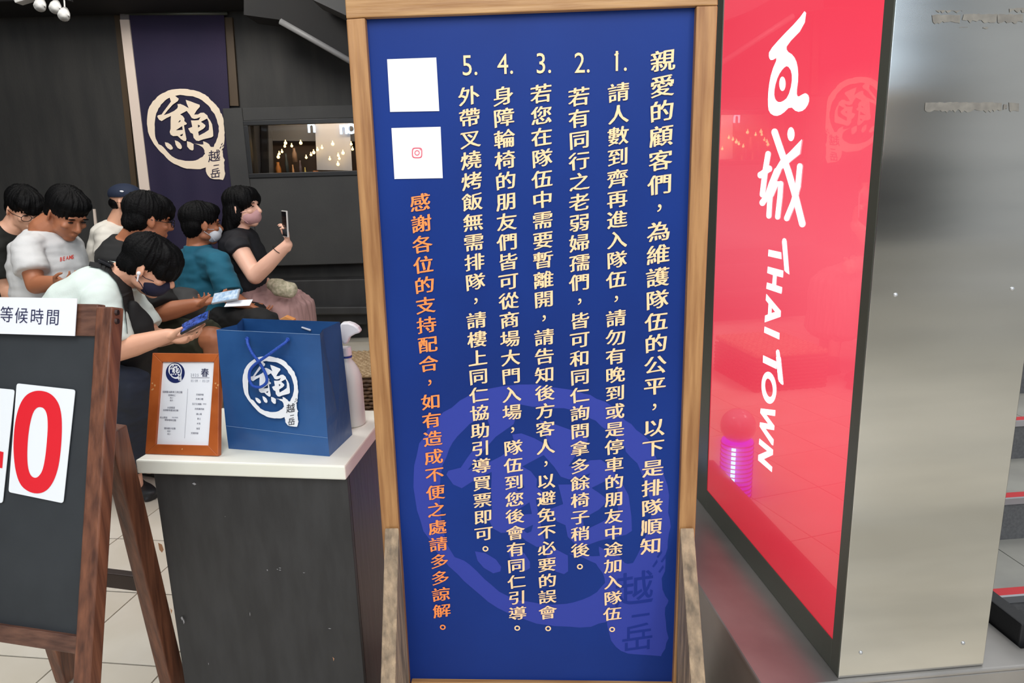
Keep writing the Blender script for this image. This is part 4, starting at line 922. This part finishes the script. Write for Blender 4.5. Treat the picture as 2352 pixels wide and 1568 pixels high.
    for k in (-1, 1):
        g = G(); g.ell(P(.083, k*.031, .006), F*.006*s, L*.013*s, U*.0035*s, 12, 8); g.ob('eye', M('dark eye', (26, 18, 16), .2), rt_, smooth=True)
        g = G(); g.ell(P(.089, k*.032, .026), F*.004*s, L*.017*s, U*.003*s, 12, 6); g.ob('eyebrow', hair_m, rt_, smooth=True)
    if 'mask' in d:
        g = G(); g.ell(P(.040, 0, -.055), F*.062*s, L*.064*s, U*.050*s, 24, 16); g.ell(P(.085, 0, -.034), F*.026*s, L*.022*s, U*.026*s, 16, 12)
        mk = fuse(g, .005, 4).ob('face_mask', d['mask'], rt_, smooth=True)
        g = G()
        for k in (-1, 1):
            for dz_ in (-.02, -.085): g.tube([P(.05, k*.055, dz_-.005), P(.02, k*.071, (dz_-.02)/2-.004), P(-.012, k*.081, -.012 if dz_ > -.05 else -.034)], .0016, 6)
        g.ob('ear_loop', d['mask'], mk)
    if d.get('glasses'):
        g = G()
        for k in (-1, 1):
            cc_ = P(.102, k*.034, .0); g.tube([cc_+(L*.026*math.cos(t)+U*.019*math.sin(t))*s for t in [i*math.pi/9 for i in range(19)]], .0018, 6, cap=False)
            g.tube([P(.102, k*.06, .006), P(.05, k*.083, .004), P(-.012, k*.086, .006)], .0018, 6)
        g.tube([P(.103, -.009, .002), P(.106, 0, .004), P(.103, .009, .002)], .0018, 6)
        g.ob('spectacles', rim_m, rt_, smooth=True)
    if 'shoes' in d:
        for (x, y), dr in d['shoes']:
            g = G(); shoe(g, flo(x, y), dr); fuse(g, .006, 3).ob('shoe', d.get('shoem', M('black shoe leather', (26, 27, 30), .5, bump=(60, .1))), rt_, smooth=True)
    else:
        for l in lg: an = A3(l[2]); g = G(); shoe(g, V((an.x-.05, an.y, 0)), (1, -.1, 0)); fuse(g, .009, 2).ob('shoe', M('black shoe leather', (26, 27, 30), .5), rt_, smooth=True)
    # seat under the hips
    sz = d.get('seat', hip.z-.13); g = G(); q = d.get('seatlab')
    t = root('stool', q, 'stool', (hip.x, hip.y, 0)); g = G(); g.tube([V((hip.x, hip.y, sz-.035)), V((hip.x, hip.y, sz-.028)), V((hip.x, hip.y, sz-.006)), V((hip.x, hip.y, sz))], [.15, .16, .16, .15], 20); g.ob('seat', stool_m, t)
    for i in range(4):
        a = math.pi/4+i*math.pi/2; dv = V((math.cos(a), math.sin(a), 0)); g = G(); g.tube([V((hip.x, hip.y, sz-.035))+dv*.11, V((hip.x, hip.y, .001))+dv*.15], .011, 8); g.ob('leg', stool_m, t)
    return rt_, P, (F, L, U), bvh, sho
def phone(label, c, ax, nrm, size=(.148, .072, .009), body=phone_m, scr=screen_b, name='smartphone'):
    ax = V(ax).normalized(); nrm = V(nrm); nrm = (nrm-ax*nrm.dot(ax)).normalized(); y = nrm.cross(ax); t = root(name, label, 'phone', c)
    g = G(); g.box(c, size[0], size[1], size[2], ax, y, nrm); b = g.ob('case', body, t, bevel=.003)
    g = G(); g.box(c+nrm*(size[2]/2+.0004), size[0]-.01, size[1]-.008, .0006, ax, y, nrm); g.ob('screen', scr, t)
mint = M('pale mint cotton', (206, 218, 212), .85, bump=(160, .08)); white_c = M('white cotton', (206, 206, 206), .85, bump=(160, .08)); black_c = M('black cotton', (14, 14, 15), .85)
white_w = M('warm white cotton', (226, 222, 212), .85); teal_c = M('teal cotton', (14, 84, 108), .85, n=8, rgb2=(20, 96, 120)); navy_k = M('black navy knit', (12, 12, 20), .8)
olive_c = M('dark olive cloth', (46, 50, 34), .85); jean = M('dark navy denim', (20, 27, 40), .8, n=9, rgb2=(28, 37, 54), sc3=(1, 1, 2)); black_t = M('black trouser cloth', (13, 13, 14), .8); pink_s = M('dusty pink pleated cloth', (176, 138, 134), .8); oliv_b = M('black olive cotton', (18, 20, 16), .85)
navy_m = M('navy face mask cloth', (22, 24, 52), .8); white_mk = M('white face mask', (216, 220, 226), .8); pink_mk = M('pale pink face mask', (196, 150, 150), .8)

E_, PE, fE, bvE, shE = person('seated person in pale mint tee and navy mask bending over a phone, nearest the easel', dict(z=2.9, hipz=2.9, head=(343, 613), F=(.83, .14, -.56), U=(.5, .0, .85), s=1.0, hair='fringe', neck=1.05, vox=.0052, side=(.18, 1, 0), folds=.8,
 torso=[(284, 632, .075, .07), (252, 660, .16, .10), (208, 697, .19, .12), (168, 748, .19, .132), (142, 812, .18, .14), (140, 868, .19, .14)], shirt=mint, trousers=jean,
 arms=[dict(sh=(234, 700, 2.74), el=(264, 806, 2.68), wr=(386, 770, 2.70), pn=(-.2, -.3, .93), th=-1, sl=.88, sr=.078, curl=(4, 10, 10), k=1.02, d=(.95, -.05, .2)),
       dict(sh=(290, 690, 3.06), el=(350, 775, 3.05), wr=(392, 776, 2.93), pn=(-.2, -.2, 1), th=1, sl=.8, sr=.074, curl=(20, 30, 20), d=(.85, -.2, -.05))],
 legs=[((160, 880, 2.76), (300, 886, 2.74), (302, 1068, 2.86), 1.0), ((165, 880, 3.04), (332, 880, 3.08), (342, 1060, 3.1), 1.0)], mask=navy_m,
 shoes=[((268, 1122), (.86, -.5, 0)), ((320, 1085), (.9, -.3, 0))], seatlab='black round stool under the person in the mint tee'))
F, L, U = fE
g = G(); e = PE(-.004, -.092, -.012); g.ell(e, F*.008, L*.006, U*.009); g.caps(e, e-U*.03+F*.008, .0038, .003); g.ob('earbud', plast_w, E_, smooth=True)
phone('dark smartphone with blue lit screen held by the person in mint tee', at(449, 740, 2.645), (.9, .0, .42), (-.35, -.5, .79), size=(.125, .06, .009), scr=M('dim blue screen', (24, 34, 70), .15, emit=.35, n=70, rgb2=(70, 100, 190)))
sb = root('sling_bag', 'black sling bag worn across the pale mint tee', 'bag', at(300, 780, 2.85)); WL['sling_bag'] = V(sb.location)
rb_ = ribbon(bvE, [(206, 600), (232, 604), (256, 617), (276, 640), (290, 672), (298, 715), (304, 765)], 27, .004, .006, 2.85); rb_.ob('strap', black_c, sb)
g = G(); g.loft([(at(300, 700, 2.83), .03, .03), (at(312, 745, 2.84), .08, .05), (at(318, 810, 2.86), .09, .06), (at(322, 850, 2.88), .07, .05)], (.2, 1, 0)); fuse(g, .008, 3, [(14, .01, (1, 1, 1))]).ob('pouch', black_t, sb, smooth=True)
p = cast(bvE, 243, 610, .012, 2.85); g = G(); g.box(p, .055, .022, .012, V((.85, 0, -.45)).normalized(), V((.1, 1, 0)).normalized(), V((.45, 0, .85)).normalized()); g.ob('buckle', phone_m, sb, bevel=.003)

B_, PB_, fB, bvB, shB = person('heavy seated person in light grey-white tee with small red chest print, head bowed', dict(z=3.9, hipz=3.95, head=(154, 492), F=(.72, -.42, -.52), U=(.45, -.2, .8), s=1.12, hair='crop', neck=1.15, side=(.55, .83, 0), skin=skin_t, vox=.0065,
 torso=[(102, 528, .085, .075), (104, 556, .165, .105), (112, 600, .19, .13), (120, 650, .19, .145), (124, 705, .19, .15), (124, 750, .19, .15)], shirt=white_c, trousers=black_t,
 arms=[dict(sh=(62, 572, 3.75), el=(82, 655, 3.66), wr=(130, 646, 3.6), sl=.66, sr=.078, k=1.05, d=(.8, -.3, .0), pn=(0, .3, 1), th=-1), dict(sh=(160, 562, 4.02), el=(180, 650, 3.98), wr=(150, 668, 3.75), sl=.7, sr=.07, k=1.0)],
 legs=[((110, 750, 3.8), (190, 760, 3.5), (190, 900, 3.5), 1.1), ((140, 745, 4.0), (230, 745, 3.75), (230, 880, 3.8), 1.1)], seatlab='black round stool under the person in the grey-white tee'))
gt_ = G(); 
for i, ch in enumerate('BEAMS'):
    vs, fs = glyph(ch, .02); x0 = 140+i*6.9; y0 = 595.5-i*1.5; out = []
    for a, b in vs:
        a = a-.33; q = cast(bvB, x0+a*10, y0-(b-.34)*13-a*2, .003, 3.75); out.append(q)
    gt_.add(out, fs)
gt_.ob('chest_print', M('red chest print', (206, 70, 60), .7), shB)

person('seated person in black-olive tee and glasses looking down, cut by left edge', dict(z=4.12, hipz=4.12, head=(56, 482), F=(.72, -.5, -.42), U=(.35, -.2, .9), s=1.02, hair='fringe', glasses=True, side=(.6, .8, 0), vox=.0065,
 torso=[(28, 524, .08, .07), (8, 550, .19, .11), (0, 610, .2, .12), (0, 680, .2, .14), (2, 740, .2, .15)], shirt=oliv_b, trousers=black_t, skin=skin,
 arms=[dict(sh=(-8, 572, 4.04), el=(14, 668, 4.04), wr=(55, 690, 4.0), sl=.7, sr=.082, k=1.1), dict(sh=(60, 575, 4.3), el=(80, 660, 4.3), wr=(80, 690, 4.05))],
 legs=[((-10, 740, 4.08), (62, 745, 4.02), (66, 880, 4.04)), ((20, 735, 4.25), (110, 735, 4.1), (110, 870, 4.1))], seatlab='black round stool at the far left edge behind the easel'))

C_, PC, fC, bvC, shC = person('distant seated person in white tee, glasses and navy cap by the pale trim', dict(z=4.8, hipz=4.8, head=(293, 466), F=(.97, -.12, -.05), s=1.02, hair='cap', glasses=True, side=(.1, 1, 0), vox=.0065, skin=skin,
 torso=[(268, 512, .07, .06), (262, 530, .17, .095), (258, 575, .18, .12), (262, 630, .18, .13), (268, 690, .18, .13)], shirt=white_w, trousers=black_t,
 arms=[dict(sh=(243, 545, 4.64), el=(246, 612, 4.58), wr=(290, 625, 4.5), sr=.075), dict(sh=(280, 545, 5.0), el=(290, 615, 4.95), wr=(310, 625, 4.8))],
 legs=[((270, 690, 4.7), (350, 690, 4.6), (350, 800, 4.65)), ((272, 688, 4.9), (352, 688, 4.9), (352, 790, 4.9))], seatlab='black round stool beneath the capped person'))
F, L, U = fC; g = G(); g.ell(PC(-.012, 0, .055), F*.108, L*.09, U*.07, 24, 14); cp = fuse(g, .006, 3)
cpz = G(); cpz.add(cp.v, [f for f in cp.f if (sum((cp.v[i] for i in f), V())/len(f)-PC(-.012, 0, .04)).dot(U-F*.05) > 0]); cap = cpz.ob('cap', M('navy cap cloth', (22, 34, 58), .8), C_, smooth=True)
g = G(); g.loft([(PC(.07, 0, .052), .075, .004), (PC(.11, 0, .056), .072, .004), (PC(.15, 0, .05), .055, .004), (PC(.165, 0, .046), .03, .004)], L, 20); g.ob('peak', M('navy cap cloth', (22, 34, 58), .8), cap, smooth=True)
g = G(); g.ell(PC(.02, -.078, .075), F*.016, L*.004, U*.006); g.ob('cap_mark', white_ink, cap)

D_, PD_, fD, bvD, shD = person('seated person in black tee, olive shorts and glasses holding a pale phone', dict(z=3.5, hipz=3.45, head=(341, 504), F=(.72, .62, -.22), U=(.12, 0, 1), s=1.0, hair='fringe', glasses=True, side=(-.42, .9, 0), vox=.0062, skin=skin_t,
 torso=[(296, 556, .08, .075), (284, 582, .18, .11), (288, 640, .19, .125), (316, 700, .18, .13), (345, 755, .18, .14)], shirt=black_c, trousers=olive_c, shorts=True, pants='shorts',
 arms=[dict(sh=(322, 612, 3.32), el=(372, 718, 3.2), wr=(452, 698, 3.18), sl=.95, sr=.08, pn=(-.3, -.2, 1), th=-1, d=(.95, .0, .2), curl=(12, 18, 15)), dict(sh=(265, 600, 3.7), el=(360, 700, 3.7), wr=(440, 700, 3.4), sl=.8, sr=.08)],
 legs=[((360, 775, 3.36), (492, 778, 3.22), (492, 930, 3.25), 1.05), ((350, 765, 3.55), (470, 765, 3.6), (480, 920, 3.6), 1.05)], seatlab='black round stool beneath the person in olive shorts'))
phone('pale-cased smartphone held level over the olive shorts', at(519, 681, 3.12), (.98, -.1, .16), (-.12, -.62, .78), size=(.125, .062, .009), scr=M('pale lit screen', (120, 150, 180), .2, emit=.5, n=60, rgb2=(200, 210, 214)), body=M('silver phone case', (150, 156, 162), .3))
c = at(548, 696, 3.10); g = G(); g.box(c, .11, .05, .002, V((.99, 0, .02)).normalized(), V((0, .9, .35)).normalized(), V((0, -.35, .9)).normalized()); g.ob('ticket_slip', paper, label='narrow white paper slip held under the pale-cased phone', cat='slip')
g = G(); g.loft([(at(405, 672, 3.42), .05, .05), (at(418, 690, 3.42), .10, .08), (at(428, 715, 3.40), .11, .09)], (0, 1, 0)); o = fuse(g, .008, 3, [(16, .02, (1, 1, 1))]).ob('cloth_bag', M('dark grey cloth', (62, 62, 62), .8), label='crumpled dark grey cloth bag on the lap above the olive shorts', cat='bag', smooth=True)

Fp, PF, fF, bvF, shF = person('seated child in teal tee seen from behind with a white mask', dict(z=4.15, hipz=4.12, head=(464, 516), F=(.80, .6, -.05), s=1.0, hair='crop', neck=.95, side=(.72, -.68, 0), vox=.0062, skin=skin_t,
 torso=[(452, 562, .08, .065), (455, 590, .16, .09), (460, 640, .165, .11), (474, 692, .165, .12), (492, 732, .17, .12)], shirt=teal_c, trousers=black_t,
 arms=[dict(sh=(502, 606, 3.98), el=(530, 684, 3.9), wr=(568, 700, 3.95), sl=.88, sr=.074), dict(sh=(424, 602, 4.36), el=(436, 690, 4.36), wr=(500, 700, 4.4), sl=.8, sr=.074)],
 legs=[((510, 738, 4.02), (606, 742, 3.86), (608, 860, 3.9)), ((508, 728, 4.16), (590, 728, 4.02), (592, 840, 4.04))], mask=white_mk, seatlab='black round stool beneath the child in teal'))
g_, PG, fG, bvG, shG = person('seated person with long black hair, black top and pink skirt raising a phone', dict(z=4.3, hipz=4.3, head=(559, 478), F=(.96, -.2, .06), s=.98, hair='long', neck=.9, side=(.12, 1, 0), vox=.0062, skin=skin_p,
 torso=[(553, 524, .065, .055), (548, 545, .16, .085), (560, 590, .155, .12), (562, 635, .14, .11), (580, 685, .165, .12)], shirt=navy_k, trousers=pink_s, pants='skirt', inf=.01,
 arms=[dict(sh=(546, 566, 4.12), el=(586, 634, 4.02), wr=(660, 562, 3.99), sl=.22, sr=.068, k=1.08, pn=(-.95, -.3, 0), th=1, d=(.1, -.05, 1), curl=(25, 50, 45), hs=.85), dict(sh=(560, 570, 4.46), el=(590, 636, 4.42), wr=(615, 650, 4.3), sl=.3, sr=.07)],
 legs=[((590, 700, 4.2), (680, 712, 4.2), (686, 840, 4.2), .8), ((590, 700, 4.4), (676, 706, 4.4), (684, 830, 4.4), .8)],
 skirt=[[(580, 690, 4.3, .19, .13), (630, 698, 4.28, .2, .115), (676, 706, 4.28, .2, .11)], [(668, 700, 4.28, .2, .12), (676, 750, 4.28, .21, .11), (682, 815, 4.28, .22, .12)]], mask=pink_mk,
 hairx=[(548, 468, 4.3, .075, .085), (536, 520, 4.3, .08, .06), (530, 560, 4.3, .08, .05), (528, 598, 4.3, .065, .035)], seatlab='black round stool beneath the person in the pink skirt'))
phone('slim smartphone held upright at arm height by the long-haired person', at(655, 514, 3.95), (.04, 0, 1), (-.75, -.62, .0), size=(.142, .068, .009), body=M('silver white phone case', (200, 196, 192), .3), scr=M('dark screen glass', (18, 18, 22), .1))
g = G(); g.loft([(at(620, 652, 4.1), .035, .03), (at(640, 660, 4.08), .05, .04), (at(672, 668, 4.06), .045, .036)], (0, .3, 1)); fuse(g, .006, 3, [(18, .008, (1, 1, 1))]).ob('quilted_pouch', M('cream patterned cloth', (196, 186, 162), .8, n=60, rgb2=(150, 146, 120)), label='small cream patterned pouch on the pink skirt', cat='pouch', smooth=True)
g = G(); c = at(637, 574, 3.985); d_ = (at(643, 560, 3.98)-at(586, 634, 4.02)).normalized(); g.tube([c+(V((0, 1, 0))*math.cos(t)+d_.cross(V((0, 1, 0)))*math.sin(t))*.031 for t in [i*math.pi/8 for i in range(17)]], .002, 6, cap=False); g.ob('bracelet', rim_m, g_)
